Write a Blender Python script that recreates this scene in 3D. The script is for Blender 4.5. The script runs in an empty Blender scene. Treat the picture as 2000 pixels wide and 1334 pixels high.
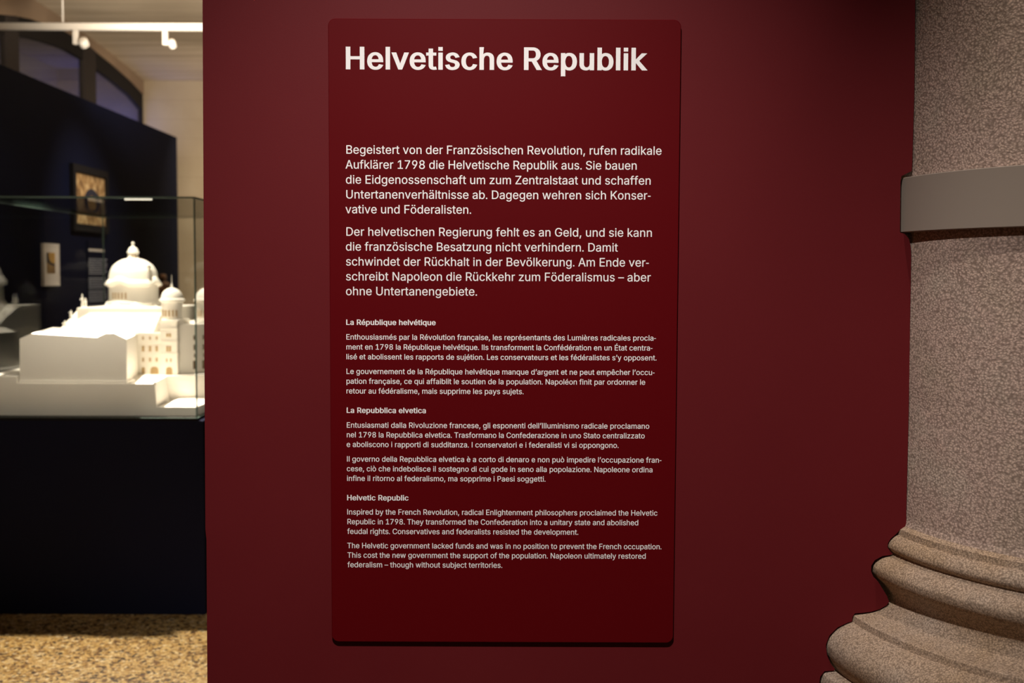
import bpy, bmesh, math, random
from mathutils import Vector, Matrix, noise
from mathutils.geometry import tessellate_polygon

C = bpy.context.scene.collection
S = bpy.context.scene
random.seed(7)

# ---------------------------------------------------------------- camera
F_PX = 2222.2                       # 40 mm lens on a 36 mm sensor, 2000 px wide
EYE = Vector((0.0, 0.0, 1.573))
PITCH = math.atan((667 - 540) / F_PX)
ROLL = 0.0037
_c, _s = math.cos(ROLL), math.sin(ROLL)
_R = Vector((1, 0, 0))
_U = Vector((0, math.sin(PITCH), math.cos(PITCH)))
_F = Vector((0, math.cos(PITCH), -math.sin(PITCH)))
AX = _c * _R + _s * _U
AY = -_s * _R + _c * _U


def ray(px, py):
    return _F + AX * ((px - 1000) / F_PX) - AY * ((py - 667) / F_PX)


def at(px, py, Y):
    """the point of the photograph's ray that lies at depth Y (plane parallel to the red wall)"""
    d = ray(px, py)
    return EYE + d * (Y / d.y)


def at_x(px, py, X):
    d = ray(px, py)
    return EYE + d * (X / d.x)


cam = bpy.data.cameras.new('camera')
cam.lens, cam.sensor_width, cam.sensor_fit = 40.0, 36.0, 'HORIZONTAL'
cam.clip_start, cam.clip_end = 0.05, 100
cam.dof.use_dof = True
cam.dof.focus_distance = 2.52
cam.dof.aperture_fstop = 3.6
camo = bpy.data.objects.new('camera', cam)
C.objects.link(camo)
camo.matrix_world = Matrix(((AX.x, AY.x, -_F.x, EYE.x), (AX.y, AY.y, -_F.y, EYE.y), (AX.z, AY.z, -_F.z, EYE.z), (0, 0, 0, 1)))
S.camera = camo

# ---------------------------------------------------------------- world, lights, exposure
S.view_settings.view_transform = 'Standard'
S.view_settings.look = 'None'
S.view_settings.gamma = 1.0
S.view_settings.exposure = 0.0
S.view_settings.use_curve_mapping = False
S.cycles.max_bounces = 8
S.cycles.transparent_max_bounces = 24

W = bpy.data.worlds.new('world')
S.world = W
W.use_nodes = True
W.node_tree.nodes['Background'].inputs[0].default_value = (1.0, 0.86, 0.74, 1)
W.node_tree.nodes['Background'].inputs[1].default_value = 0.022


def spot(name, loc, target, power, angle, blend=0.6, radius=0.04, col=(1.0, 0.87, 0.72)):
    l = bpy.data.lights.new(name, 'SPOT')
    l.energy, l.spot_size, l.spot_blend, l.shadow_soft_size, l.color = power, math.radians(angle), blend, radius, col
    o = bpy.data.objects.new(name, l)
    C.objects.link(o)
    o.location = loc
    o.rotation_euler = (Vector(target) - Vector(loc)).to_track_quat('-Z', 'Y').to_euler()
    return o


def area(name, loc, target, power, sx, sy, col=(1.0, 0.87, 0.72)):
    l = bpy.data.lights.new(name, 'AREA')
    l.shape, l.size, l.size_y, l.energy, l.color = 'RECTANGLE', sx, sy, power, col
    o = bpy.data.objects.new(name, l)
    C.objects.link(o)
    o.location = loc
    o.rotation_euler = (Vector(target) - Vector(loc)).to_track_quat('-Z', 'Y').to_euler()
    return o


NEUTRAL = (1.0, 0.935, 0.895)
spot('spot_panel', (-0.28, 0.35, 3.57), (-0.06, 2.5, 1.17), 420, 53, 1.0, 0.035, NEUTRAL)
spot('spot_column', (0.95, 1.35, 3.55), (1.28, 2.2, 0.95), 40, 36, 1.0, 0.025, (1.0, 0.89, 0.79))
spot('fill_shaft', (0.88, 1.12, 3.57), (1.32, 2.15, 2.0), 92, 42, 0.9, 0.025, (1.0, 0.90, 0.81))  # added spot that brightens the upper shaft
spot('spot_case', (-2.25, 5.68, 3.62), (-2.05, 6.12, 1.0), 640, 30, 0.3, 0.03)
spot('fill_case_front', (-1.55, 2.9, 3.6), (-2.0, 5.4, 1.08), 75, 30, 0.8, 0.05)  # extra spot put in to lighten the model's front faces
spot('spot_floor', (-1.95, 5.46, 1.90), (-1.8, 4.5, 0.0), 285, 92, 0.5, 0.015)
spot('spot_partition', (-1.5, 7.2, 3.5), (-2.95, 8.0, 1.5), 230, 46, 0.9, 0.05)
spot('ceiling_fill', (-2.2, 7.3, 2.76), (-2.2, 8.6, 3.85), 300, 125, 0.9, 0.2, (1.0, 0.90, 0.79))  # unseen lamp added to brighten the ceiling and the track
area('back_wall_fill', (-1.9, 10.5, 2.9), (-2.7, 12.0, 1.7), 30, 1.0, 0.3, (1.0, 0.88, 0.74))  # made-up area lamp that lightens the back wall


# ---------------------------------------------------------------- material helpers
def lin(r, g, b):
    f = lambda v: ((v / 255 + 0.055) / 1.055) ** 2.4 if v > 10 else v / 255 / 12.92
    return (f(r), f(g), f(b), 1)


def mat(name, col, rough=0.6, spec=0.4, metal=0.0):
    m = bpy.data.materials.new(name)
    m.use_nodes = True
    b = m.node_tree.nodes['Principled BSDF']
    b.inputs['Base Color'].default_value = col if len(col) == 4 else (*col, 1)
    b.inputs['Roughness'].default_value = rough
    b.inputs['Specular IOR Level'].default_value = spec
    b.inputs['Metallic'].default_value = metal
    return m


def N(m, kind, **kw):
    n = m.node_tree.nodes.new(kind)
    for k, v in kw.items():
        setattr(n, k, v)
    return n


def L(m, a, b):
    m.node_tree.links.new(a, b)


def coords(m, scale=(1, 1, 1)):
    tc = N(m, 'ShaderNodeTexCoord')
    mp = N(m, 'ShaderNodeMapping')
    mp.inputs['Scale'].default_value = scale
    L(m, tc.outputs['Object'], mp.inputs['Vector'])
    return mp.outputs['Vector']


def ramp(m, fac, stops, interp='LINEAR'):
    r = N(m, 'ShaderNodeValToRGB')
    r.color_ramp.interpolation = interp
    els = r.color_ramp.elements
    while len(els) < len(stops):
        els.new(0.5)
    for e, (p, c) in zip(els, stops):
        e.position, e.color = p, c
    L(m, fac, r.inputs[0])
    return r.outputs[0]


def noise_tex(m, vec, scale, detail=4, rough=0.55):
    n = N(m, 'ShaderNodeTexNoise')
    n.inputs['Scale'].default_value, n.inputs['Detail'].default_value, n.inputs['Roughness'].default_value = scale, detail, rough
    L(m, vec, n.inputs['Vector'])
    return n


def bump(m, height, strength, dist):
    b = N(m, 'ShaderNodeBump')
    b.inputs['Strength'].default_value, b.inputs['Distance'].default_value = strength, dist
    L(m, height, b.inputs['Height'])
    L(m, b.outputs[0], m.node_tree.nodes['Principled BSDF'].inputs['Normal'])


def mix(m, fac, a, b, mode='MIX'):
    x = N(m, 'ShaderNodeMix', data_type='RGBA', blend_type=mode)
    if hasattr(fac, 'links'):
        L(m, fac, x.inputs[0])
    else:
        x.inputs[0].default_value = fac
    for v, i in ((a, 6), (b, 7)):
        if hasattr(v, 'links'):
            L(m, v, x.inputs[i])
        else:
            x.inputs[i].default_value = v
    return x.outputs[2]


def base(m):
    return m.node_tree.nodes['Principled BSDF'].inputs['Base Color']


# red painted partition
M_red = mat('red_wall_paint', (0.098, 0.0125, 0.0155), 0.55, 0.10)
v = coords(M_red)
n1 = noise_tex(M_red, v, 3.0, 5)
L(M_red, ramp(M_red, n1.outputs[0], [(0.25, (0.106, 0.0084, 0.0105, 1)), (0.75, (0.114, 0.0098, 0.0120, 1))]), base(M_red))
bump(M_red, noise_tex(M_red, v, 420, 2).outputs[0], 0.06, 0.002)

M_board = mat('red_panel_lacquer', (0.092, 0.0014, 0.0030), 0.5, 0.06)
v = coords(M_board)
bump(M_board, noise_tex(M_board, v, 500, 2).outputs[0], 0.04, 0.001)

M_letters = mat('white_lettering', (0.84, 0.80, 0.775), 0.7, 0.2)

# bush-hammered sandstone
def stone(name, cols, scale, strength, dist, sq=1.0):
    m = mat(name, cols[1], 0.85, 0.25)
    v = coords(m)
    warp = noise_tex(m, v, 14, 3)
    add = N(m, 'ShaderNodeVectorMath', operation='MULTIPLY_ADD')
    L(m, warp.outputs[1], add.inputs[0])
    add.inputs[1].default_value = (0.03, 0.03, 0.03)
    L(m, v, add.inputs[2])
    sc = N(m, 'ShaderNodeVectorMath', operation='MULTIPLY')
    L(m, add.outputs[0], sc.inputs[0])
    sc.inputs[1].default_value = (1, 1, sq)
    vo = N(m, 'ShaderNodeTexVoronoi', feature='F1')
    vo.inputs['Scale'].default_value = scale
    L(m, sc.outputs[0], vo.inputs['Vector'])
    big = noise_tex(m, v, 5.5, 4)
    fine = noise_tex(m, v, 330, 3, 0.7)
    c = ramp(m, big.outputs[0], [(0.3, cols[0]), (0.5, cols[1]), (0.7, cols[2])])
    pit = ramp(m, vo.outputs['Distance'], [(0.08, (1.25, 1.22, 1.18, 1)), (0.38, (0.80, 0.79, 0.78, 1)), (0.75, (0.40, 0.38, 0.36, 1))])
    c = mix(m, 0.9, c, pit, 'MULTIPLY')
    fr = ramp(m, fine.outputs[0], [(0.3, (0.72, 0.70, 0.68, 1)), (0.7, (1.15, 1.13, 1.1, 1))])
    c = mix(m, 0.8, c, fr, 'MULTIPLY')
    L(m, c, base(m))
    inv = N(m, 'ShaderNodeMath', operation='MULTIPLY_ADD')
    L(m, vo.outputs['Distance'], inv.inputs[0])
    inv.inputs[1].default_value = -1.0
    L(m, fine.outputs[0], inv.inputs[2])
    bump(m, inv.outputs[0], strength, dist)
    return m


M_stone = stone('hammered_stone', [(0.66, 0.52, 0.42, 1), (0.72, 0.54, 0.46, 1), (0.70, 0.58, 0.48, 1)], 175, 0.32, 0.0025, 1.25)
M_stone_base = stone('dressed_stone', [(0.56, 0.40, 0.26, 1), (0.60, 0.45, 0.33, 1), (0.58, 0.47, 0.38, 1)], 260, 0.28, 0.0015, 1.0)
M_band = mat('grey_band_paint', (0.33, 0.272, 0.222), 0.55, 0.3)
bump(M_band, noise_tex(M_band, coords(M_band), 300, 2).outputs[0], 0.05, 0.001)

# terrazzo-like floor
M_floor = mat('speckled_floor', (0.5, 0.36, 0.18), 0.45, 0.4)
v = coords(M_floor)
w_ = noise_tex(M_floor, v, 50, 2)
ad = N(M_floor, 'ShaderNodeVectorMath', operation='MULTIPLY_ADD')
L(M_floor, w_.outputs[1], ad.inputs[0])
ad.inputs[1].default_value = (0.022, 0.022, 0)
L(M_floor, v, ad.inputs[2])
vo = N(M_floor, 'ShaderNodeTexVoronoi', feature='F1')
vo.inputs['Scale'].default_value = 78
L(M_floor, ad.outputs[0], vo.inputs['Vector'])
sep = N(M_floor, 'ShaderNodeSeparateColor')
L(M_floor, vo.outputs['Color'], sep.inputs[0])
chips = ramp(M_floor, sep.outputs[0], [(0.0, lin(70, 52, 34)), (0.10, lin(120, 84, 44)), (0.22, lin(186, 146, 78)), (0.42, lin(214, 176, 108)), (0.62, lin(226, 194, 132)), (0.80, lin(205, 168, 110)), (0.93, lin(236, 212, 166))], 'CONSTANT')
edge = N(M_floor, 'ShaderNodeTexVoronoi', feature='DISTANCE_TO_EDGE')
edge.inputs['Scale'].default_value = 78
L(M_floor, ad.outputs[0], edge.inputs['Vector'])
grout = ramp(M_floor, edge.outputs['Distance'], [(0.0, (0.35, 0.27, 0.18, 1)), (0.10, (1, 1, 1, 1))])
chips = mix(M_floor, 1.0, chips, grout, 'MULTIPLY')
L(M_floor, chips, base(M_floor))

M_navy = mat('navy_paint', (0.0050, 0.0056, 0.0165), 0.8, 0.08)
L(M_navy, ramp(M_navy, noise_tex(M_navy, coords(M_navy), 2.0, 3).outputs[0], [(0.3, (0.0026, 0.0038, 0.0150, 1)), (0.7, (0.0033, 0.0047, 0.0190, 1))]), base(M_navy))
M_plinth = mat('plinth_navy_paint', (0.0130, 0.0140, 0.0330), 0.8, 0.08)
bump(M_plinth, noise_tex(M_plinth, coords(M_plinth), 300, 2).outputs[0], 0.03, 0.001)

# concrete: boards on the vault, plaster on the walls
M_conc = mat('board_marked_concrete', (0.52, 0.44, 0.34), 0.9, 0.2)
v = coords(M_conc, (0.35, 5.0, 5.0))
g1 = noise_tex(M_conc, v, 2.2, 6, 0.65)
wv = N(M_conc, 'ShaderNodeTexWave', wave_type='BANDS', bands_direction='Y')
wv.inputs['Scale'].default_value, wv.inputs['Distortion'].default_value, wv.inputs['Detail'].default_value = 1.1, 1.2, 2
L(M_conc, coords(M_conc, (0.2, 1, 1)), wv.inputs['Vector'])
cc = ramp(M_conc, g1.outputs[0], [(0.25, lin(168, 148, 122)), (0.55, lin(198, 180, 152)), (0.8, lin(208, 192, 168))])
cc = mix(M_conc, 0.35, cc, ramp(M_conc, wv.outputs[1], [(0.0, (0.78, 0.76, 0.72, 1)), (0.3, (1, 1, 1, 1))]), 'MULTIPLY')
L(M_conc, cc, base(M_conc))
bump(M_conc, g1.outputs[0], 0.3, 0.02)

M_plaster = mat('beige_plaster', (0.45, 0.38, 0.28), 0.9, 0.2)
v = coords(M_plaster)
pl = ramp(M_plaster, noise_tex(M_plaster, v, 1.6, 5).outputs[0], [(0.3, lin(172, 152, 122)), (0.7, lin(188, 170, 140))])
bk = N(M_plaster, 'ShaderNodeTexBrick')
bk.inputs['Scale'].default_value = 1.0
bk.inputs['Brick Width'].default_value, bk.inputs['Row Height'].default_value, bk.inputs['Mortar Size'].default_value = 1.3, 0.20, 0.004
bk.inputs['Color1'].default_value, bk.inputs['Color2'].default_value, bk.inputs['Mortar'].default_value = (1, 1, 1, 1), (0.93, 0.93, 0.92, 1), (0.74, 0.72, 0.7, 1)
swz = N(M_plaster, 'ShaderNodeSeparateXYZ')
L(M_plaster, v, swz.inputs[0])
cmb = N(M_plaster, 'ShaderNodeCombineXYZ')
L(M_plaster, swz.outputs[0], cmb.inputs[0])
L(M_plaster, swz.outputs[2], cmb.inputs[1])
L(M_plaster, cmb.outputs[0], bk.inputs['Vector'])
L(M_plaster, mix(M_plaster, 0.45, pl, bk.outputs['Color'], 'MULTIPLY'), base(M_plaster))

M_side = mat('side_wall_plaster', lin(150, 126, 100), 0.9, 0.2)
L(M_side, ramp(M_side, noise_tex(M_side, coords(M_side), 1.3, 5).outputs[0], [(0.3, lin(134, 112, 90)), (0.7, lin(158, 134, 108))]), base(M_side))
M_frame = mat('dark_window_frame', lin(34, 30, 27), 0.8, 0.15)
M_mullion = mat('window_mullion_stone', lin(56, 49, 44), 0.85, 0.15)
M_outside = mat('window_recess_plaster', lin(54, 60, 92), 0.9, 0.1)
M_white = mat('white_model_plastic', (0.86, 0.82, 0.74), 0.65, 0.3)
bump(M_white, noise_tex(M_white, coords(M_white), 60, 3).outputs[0], 0.03, 0.002)
M_slit = mat('model_recess_shade', lin(176, 150, 110), 0.9, 0.1)  # shade of the model's window recesses, painted as flat colour
M_track = mat('white_track_lacquer', (0.50, 0.45, 0.375), 0.4, 0.4)
M_gold = mat('black_wooden_frame', lin(24, 22, 24), 0.7, 0.12)
M_matboard = mat('ivory_mount_board', lin(226, 214, 202), 0.8, 0.2)
M_grey_text = mat('grey_printed_text', lin(150, 150, 160), 0.7, 0.2)
M_carving = mat('carved_brown_wood', lin(140, 96, 66), 0.6, 0.3)
L(M_carving, ramp(M_carving, noise_tex(M_carving, coords(M_carving), 18, 4).outputs[0], [(0.35, lin(84, 54, 38)), (0.65, lin(186, 138, 102))]), base(M_carving))
M_edge = mat('glass_cut_edge', lin(108, 130, 122), 0.3, 0.4)
M_seal = mat('dark_seal', lin(30, 28, 24), 0.7, 0.2)

M_glass = bpy.data.materials.new('clear_glass')
M_glass.use_nodes = True
nt = M_glass.node_tree
nt.nodes.remove(nt.nodes['Principled BSDF'])
tr = N(M_glass, 'ShaderNodeBsdfTransparent')
tr.inputs[0].default_value = (0.975, 0.985, 0.978, 1)
gl = N(M_glass, 'ShaderNodeBsdfGlossy')
gl.inputs['Roughness'].default_value = 0.0
fr = N(M_glass, 'ShaderNodeFresnel')
fr.inputs['IOR'].default_value = 1.5
ms = N(M_glass, 'ShaderNodeMixShader')
geo = N(M_glass, 'ShaderNodeNewGeometry')
ior = N(M_glass, 'ShaderNodeMix')                 # a thin sheet: the far side reflects like the near side
L(M_glass, geo.outputs['Backfacing'], ior.inputs[0])
ior.inputs[2].default_value, ior.inputs[3].default_value = 1.38, 1 / 1.38
L(M_glass, ior.outputs[0], fr.inputs['IOR'])
L(M_glass, fr.outputs[0], ms.inputs[0])
L(M_glass, tr.outputs[0], ms.inputs[1])
L(M_glass, gl.outputs[0], ms.inputs[2])
L(M_glass, ms.outputs[0], nt.nodes['Material Output'].inputs[0])

# painting: gold ground, a blue-black arch and a warm centre (a plain stand-in)
M_paint = mat('gold_and_blue_painting', (0.3, 0.18, 0.06), 0.5, 0.3)
tc = N(M_paint, 'ShaderNodeTexCoord')
v = tc.outputs['Object']
nz = noise_tex(M_paint, v, 16, 4)
ground = ramp(M_paint, nz.outputs[0], [(0.32, lin(96, 70, 46)), (0.5, lin(160, 126, 82)), (0.66, lin(206, 178, 132))])


def ellipse_mask(cy, cz, ry, rz, soft):
    sp = N(M_paint, 'ShaderNodeSeparateXYZ')
    L(M_paint, v, sp.inputs[0])
    acc = None
    for out, c0, r in ((sp.outputs[1], cy, ry), (sp.outputs[2], cz, rz)):
        a = N(M_paint, 'ShaderNodeMath', operation='SUBTRACT')
        L(M_paint, out, a.inputs[0]); a.inputs[1].default_value = c0
        b = N(M_paint, 'ShaderNodeMath', operation='DIVIDE')
        L(M_paint, a.outputs[0], b.inputs[0]); b.inputs[1].default_value = r
        p = N(M_paint, 'ShaderNodeMath', operation='MULTIPLY')
        L(M_paint, b.outputs[0], p.inputs[0]); L(M_paint, b.outputs[0], p.inputs[1])
        if acc is None:
            acc = p.outputs[0]
        else:
            s_ = N(M_paint, 'ShaderNodeMath', operation='ADD')
            L(M_paint, acc, s_.inputs[0]); L(M_paint, p.outputs[0], s_.inputs[1])
            acc = s_.outputs[0]
    return ramp(M_paint, acc, [(1.0 - soft, (1, 1, 1, 1)), (1.0, (0, 0, 0, 1))])


# ---------------------------------------------------------------- mesh helpers
def link(name, bm, m, parent=None, smooth=False, loc=None):
    me = bpy.data.meshes.new(name)
    bmesh.ops.recalc_face_normals(bm, faces=bm.faces)
    bm.to_mesh(me)
    bm.free()
    if smooth:
        for p in me.polygons:
            p.use_smooth = True
    for x in (m if isinstance(m, (list, tuple)) else [m]):
        me.materials.append(x)
    o = bpy.data.objects.new(name, me)
    C.objects.link(o)
    if parent:
        o.parent = parent
    return o


def tag(o, label, cat, group=None, kind=None):
    o['label'], o['category'] = label, cat
    if group:
        o['group'] = group
    if kind:
        o['kind'] = kind
    return o


def struct(o):
    o['kind'] = 'structure'
    return o


def thing(name, label, cat, loc=(0, 0, 0), group=None):
    o = bpy.data.objects.new(name, None)
    C.objects.link(o)
    o.empty_display_size = 0.1
    o.location = loc
    return tag(o, label, cat, group)


def part(name, bm, m, root, smooth=False):
    """bm is built in world coordinates; the part keeps its place under its root"""
    bmesh.ops.translate(bm, verts=bm.verts, vec=-root_loc(root))
    return link(name, bm, m, root, smooth)


def root_loc(o):
    v = Vector(o.location)
    while o.parent:
        o = o.parent
        v = v + Vector(o.location)
    return v


def add_box(bm, a, b, mi=0):
    (x0, y0, z0), (x1, y1, z1) = a, b
    vs = [bm.verts.new(p) for p in ((x0, y0, z0), (x1, y0, z0), (x1, y1, z0), (x0, y1, z0), (x0, y0, z1), (x1, y0, z1), (x1, y1, z1), (x0, y1, z1))]
    for q in ((0, 3, 2, 1), (4, 5, 6, 7), (0, 1, 5, 4), (1, 2, 6, 5), (2, 3, 7, 6), (3, 0, 4, 7)):
        f = bm.faces.new([vs[i] for i in q])
        f.material_index = mi
    return vs


def box(a, b, bev=0.0, seg=2):
    bm = bmesh.new()
    add_box(bm, a, b)
    if bev:
        bmesh.ops.bevel(bm, geom=bm.edges[:], offset=bev, segments=seg, affect='EDGES', profile=0.5)
    return bm


def prism(front, back, bm=None, mi=0):
    """solid between two 3-D outlines of equal length"""
    bm = bm or bmesh.new()
    n = len(front)
    A = [bm.verts.new(p) for p in front]
    B = [bm.verts.new(p) for p in back]
    tris = tessellate_polygon([[Vector(p) for p in front]])
    for t in tris:
        for q in (A, B):
            try:
                f = bm.faces.new([q[i] for i in t])
                f.material_index = mi
            except ValueError:
                pass
    for i in range(n):
        j = (i + 1) % n
        f = bm.faces.new((A[i], A[j], B[j], B[i]))
        f.material_index = mi
    return bm


def lathe(profile, cx, cy, n=96, bm=None, a0=0.0, a1=2 * math.pi, zfun=None, cap=True, rfun=None):
    """profile: (radius, z) from top to bottom"""
    bm = bm or bmesh.new()
    full = abs(a1 - a0 - 2 * math.pi) < 1e-6
    m = n if full else n + 1
    rows = []
    for r, z in profile:
        row = []
        for i in range(m):
            a = a0 + (a1 - a0) * i / n
            rr = r * (rfun(a, z) if rfun else 1)
            zz = z + (zfun(a, r, z) if zfun else 0)
            row.append(bm.verts.new((cx + rr * math.cos(a), cy + rr * math.sin(a), zz)))
        rows.append(row)
    for p, q in zip(rows, rows[1:]):
        for i in range(m if full else n):
            j = (i + 1) % m
            bm.faces.new((p[i], p[j], q[j], q[i]))
    if cap and full:
        for row in (rows[0], rows[-1]):
            try:
                bm.faces.new(row)
            except ValueError:
                pass
    return bm


def smooth_profile(pts, sub=4):
    """Catmull-Rom through the points that are not marked sharp (third item)"""
    out = []
    n = len(pts)
    for i in range(n - 1):
        p1, p2 = pts[i], pts[i + 1]
        s1, s2 = len(p1) > 2, len(p2) > 2
        p0 = p1 if (i == 0 or s1) else pts[i - 1]
        p3 = p2 if (i + 2 >= n or s2) else pts[i + 2]
        for k in range(sub):
            t = k / sub
            q = []
            for d in (0, 1):
                a, b, c, e = p0[d], p1[d], p2[d], p3[d]
                q.append(0.5 * ((2 * b) + (c - a) * t + (2 * a - 5 * b + 4 * c - e) * t * t + (3 * b - a - 3 * c + e) * t ** 3))
            out.append(tuple(q))
    out.append(tuple(pts[-1][:2]))
    return out


# ================================================================ SETTING
YW = 2.5                                        # front of the red partition
CX, CY = 0.575 * YW, 1.035 * YW                 # axis of the stone column

bm = bmesh.new()
add_box(bm, (-6.5, -2.5, -0.1), (5.0, 12.3, 0.0))
struct(link('floor', bm, M_floor))

# outline of the cut that lets the partition meet the column (photograph pixels on the partition's plane)
CUT = [(1787.5, 0), (1785.5, 187), (1781.7, 318), (1780.7, 334), (1760.7, 344), (1758.7, 356), (1757.7, 454), (1767.2, 457), (1775.2, 466), (1778.5, 480), (1779.6, 500),
       (1774.8, 800), (1770, 1000), (1770.1, 1021.2), (1767.1, 1029.2), (1757.6, 1034.7), (1750.6, 1042.7), (1739.6, 1052.2), (1734.1, 1061.2), (1733.6, 1069.2), (1738.6, 1076.7),
       (1744.1, 1081.7), (1738.6, 1084.2), (1723.6, 1086), (1708.6, 1094.2), (1701.6, 1105.2), (1701.4, 1116.2), (1705.6, 1126.2), (1714.6, 1135.2), (1719.6, 1143.2), (1732.6, 1164.2), (1736.6, 1175.2),
       (1731.6, 1182.2), (1718.6, 1189.7), (1701.6, 1194.7), (1682.6, 1197.2), (1669.6, 1198), (1665.1, 1205.2), (1664.1, 1213.7), (1655.6, 1216.2), (1635.6, 1225.7), (1620.1, 1241.2), (1613.1, 1259.2),
       (1615.1, 1279.2), (1623.1, 1297.2), (1631.1, 1307.2), (1628.6, 1309.8), (1610.6, 1311), (1602.1, 1321.2), (1600.1, 1335.2), (1599.6, 1361.2), (1599.6, 1401.2)]
ZT = 3.75
cut = [at(px, py, YW) for px, py in CUT]
cut = [Vector((cut[0].x, YW, ZT))] + cut + [Vector((cut[-1].x, YW, 0.0))]
left_px = [(405.5, 1400), (405, 1334), (403.3, 1054), (401.2, 1034), (398, 500), (395.5, 0)]
left = [at(px, py, YW) for px, py in left_px]
left = [Vector((left[0].x, YW, 0))] + left + [Vector((left[-1].x, YW, ZT))]
front = cut + left
back = [p + Vector((-0.035, 0.08, 0)) for p in cut] + [p + Vector((0, 0.08, 0)) for p in left]
bm = prism(front, back)
mir = lambda p: Vector((2 * CX - p.x, p.y, p.z))
rfront = [mir(p) for p in cut] + [Vector((3.4, YW, 0)), Vector((3.4, YW, ZT))]
rback = [mir(p + Vector((-0.035, 0.08, 0))) for p in cut] + [Vector((3.4, YW + 0.08, 0)), Vector((3.4, YW + 0.08, ZT))]
prism(rfront, rback, bm)
struct(link('wall_front', bm, M_red))

# back wall, side wall with the arched window, vault
XS, YB = -3.85, 12.0
struct(link('wall_back', box((XS - 0.06, YB, 0), (5.0, YB + 0.2, 4.0)), M_plaster))
corner_top = at(287, 157, YB)

arch_px = [(-60, 26), (-25, 26), (0, 28), (30, 31), (60, 37), (95, 48), (130, 62), (172, 88), (220, 126), (255, 157), (285, 189)]
arch = [at_x(px, py, XS) for px, py in arch_px]
sill_z = 2.3
y_lo, y_hi = arch[0].y, arch[-1].y
hole = [Vector((XS, y_lo, sill_z))] + arch + [Vector((XS, y_hi, sill_z))]
bm = bmesh.new()


def wall_with_hole(bm, x):
    V = lambda y, z: bm.verts.new((x, y, z))
    top = [V(p.y, 4.0) for p in arch]
    edge = [V(p.y, p.z) for p in arch]
    for i in range(len(arch) - 1):
        bm.faces.new((edge[i], edge[i + 1], top[i + 1], top[i]))
    s0, s1 = V(y_lo, sill_z), V(y_hi, sill_z)
    f0, f1 = V(y_lo, 0), V(y_hi, 0)
    bm.faces.new((f0, f1, s1, s0))
    a0, a1, b0, b1 = V(-2.5, 0), V(-2.5, 4.0), V(YB, 0), V(YB, 4.0)
    bm.faces.new((a0, f0, s0, edge[0], top[0], a1))
    bm.faces.new((f1, b0, b1, top[-1], edge[-1], s1))
    return [s0] + edge + [s1]


va = wall_with_hole(bm, XS)
vb = wall_with_hole(bm, XS - 0.06)
k0, kn = 0, len(hole)
for i in range(kn):
    j = (i + 1) % kn
    bm.faces.new((va[k0 + i], va[k0 + j], vb[k0 + j], vb[k0 + i]))
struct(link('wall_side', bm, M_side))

win = bpy.data.objects.new('window_1', None)
C.objects.link(win)
win.location = (XS - 0.09, (y_lo + y_hi) / 2, sill_z)
struct(win)
# frame that follows the arch
cen = Vector((XS, (y_lo + y_hi) / 2, sill_z))
bm = bmesh.new()
for x0, x1 in ((XS - 0.055, XS - 0.012),):
    ring_o = hole
    ring_i = []
    for p in hole:
        q = Vector(p)
        q.z = max(sill_z + 0.08, p.z - 0.15) if p.z > sill_z + 0.01 else sill_z + 0.08
        q.y = min(max(p.y, y_lo + 0.1), y_hi - 0.1)
        ring_i.append(q)
    rows = []
    for ring, xx in ((ring_o, x1), (ring_o, x0), (ring_i, x0), (ring_i, x1)):
        rows.append([bm.verts.new((xx, p.y, p.z)) for p in ring])
    for a in range(4):
        p, q = rows[a], rows[(a + 1) % 4]
        for i in range(kn):
            j = (i + 1) % kn
            bm.faces.new((p[i], p[j], q[j], q[i]))
part('window_frame', bm, M_frame, win)
for pxa, pxb in ((6, 32), (158, 182)):
    ya, yb = at_x(pxa, 200, XS - 0.04).y, at_x(pxb, 200, XS - 0.04).y
    part('mullion', box((XS - 0.055, ya, sill_z + 0.05), (XS - 0.005, yb, 3.66), 0.01), M_mullion, win)
part('glass_pane', box((XS - 0.036, y_lo + 0.02, sill_z + 0.02), (XS - 0.030, y_hi - 0.02, 3.62)), M_glass, win)
# the unlit space behind the window, with a blue glow at its foot
bm = bmesh.new()
add_box(bm, (XS - 1.0, y_lo - 0.3, 0.0), (XS - 0.9, YB, 4.0))
add_box(bm, (XS - 1.0, y_lo - 0.3, 3.72), (XS - 0.062, YB, 3.8))
add_box(bm, (XS - 1.0, YB + 0.001, 0.0), (XS - 0.062, YB + 0.2, 4.0))
struct(link('wall_outer', bm, M_outside))
area('blue_window_light', (XS - 0.45, 11.72, 2.86), (XS - 0.45, 12.0, 3.35), 6, 0.8, 0.06, (0.20, 0.28, 1.0))

# vault: lines of boards run along x
prof = [(12.0, corner_top.z), (11.5, corner_top.z + 0.05), (11.0, corner_top.z + 0.095), (10.4, corner_top.z + 0.135), (9.8, corner_top.z + 0.165), (9.0, corner_top.z + 0.19), (8.0, corner_top.z + 0.205), (6.0, corner_top.z + 0.21), (-2.5, corner_top.z + 0.21)]
bm = bmesh.new()
A = [bm.verts.new((XS - 0.06, y, z)) for y, z in prof]
B = [bm.verts.new((5.0, y, z)) for y, z in prof]
A2 = [bm.verts.new((XS - 0.06, y, z + 0.25)) for y, z in prof]
B2 = [bm.verts.new((5.0, y, z + 0.25)) for y, z in prof]
for i in range(len(prof) - 1):
    bm.faces.new((A[i], A[i + 1], B[i + 1], B[i]))
    bm.faces.new((A2[i], A2[i + 1], B2[i + 1], B2[i]))
    bm.faces.new((A[i], A[i + 1], A2[i + 1], A2[i]))
    bm.faces.new((B[i], B[i + 1], B2[i + 1], B2[i]))
bm.faces.new((A[0], B[0], B2[0], A2[0]))
bm.faces.new((A[-1], B[-1], B2[-1], A2[-1]))
struct(link('ceiling', bm, M_conc))

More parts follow.
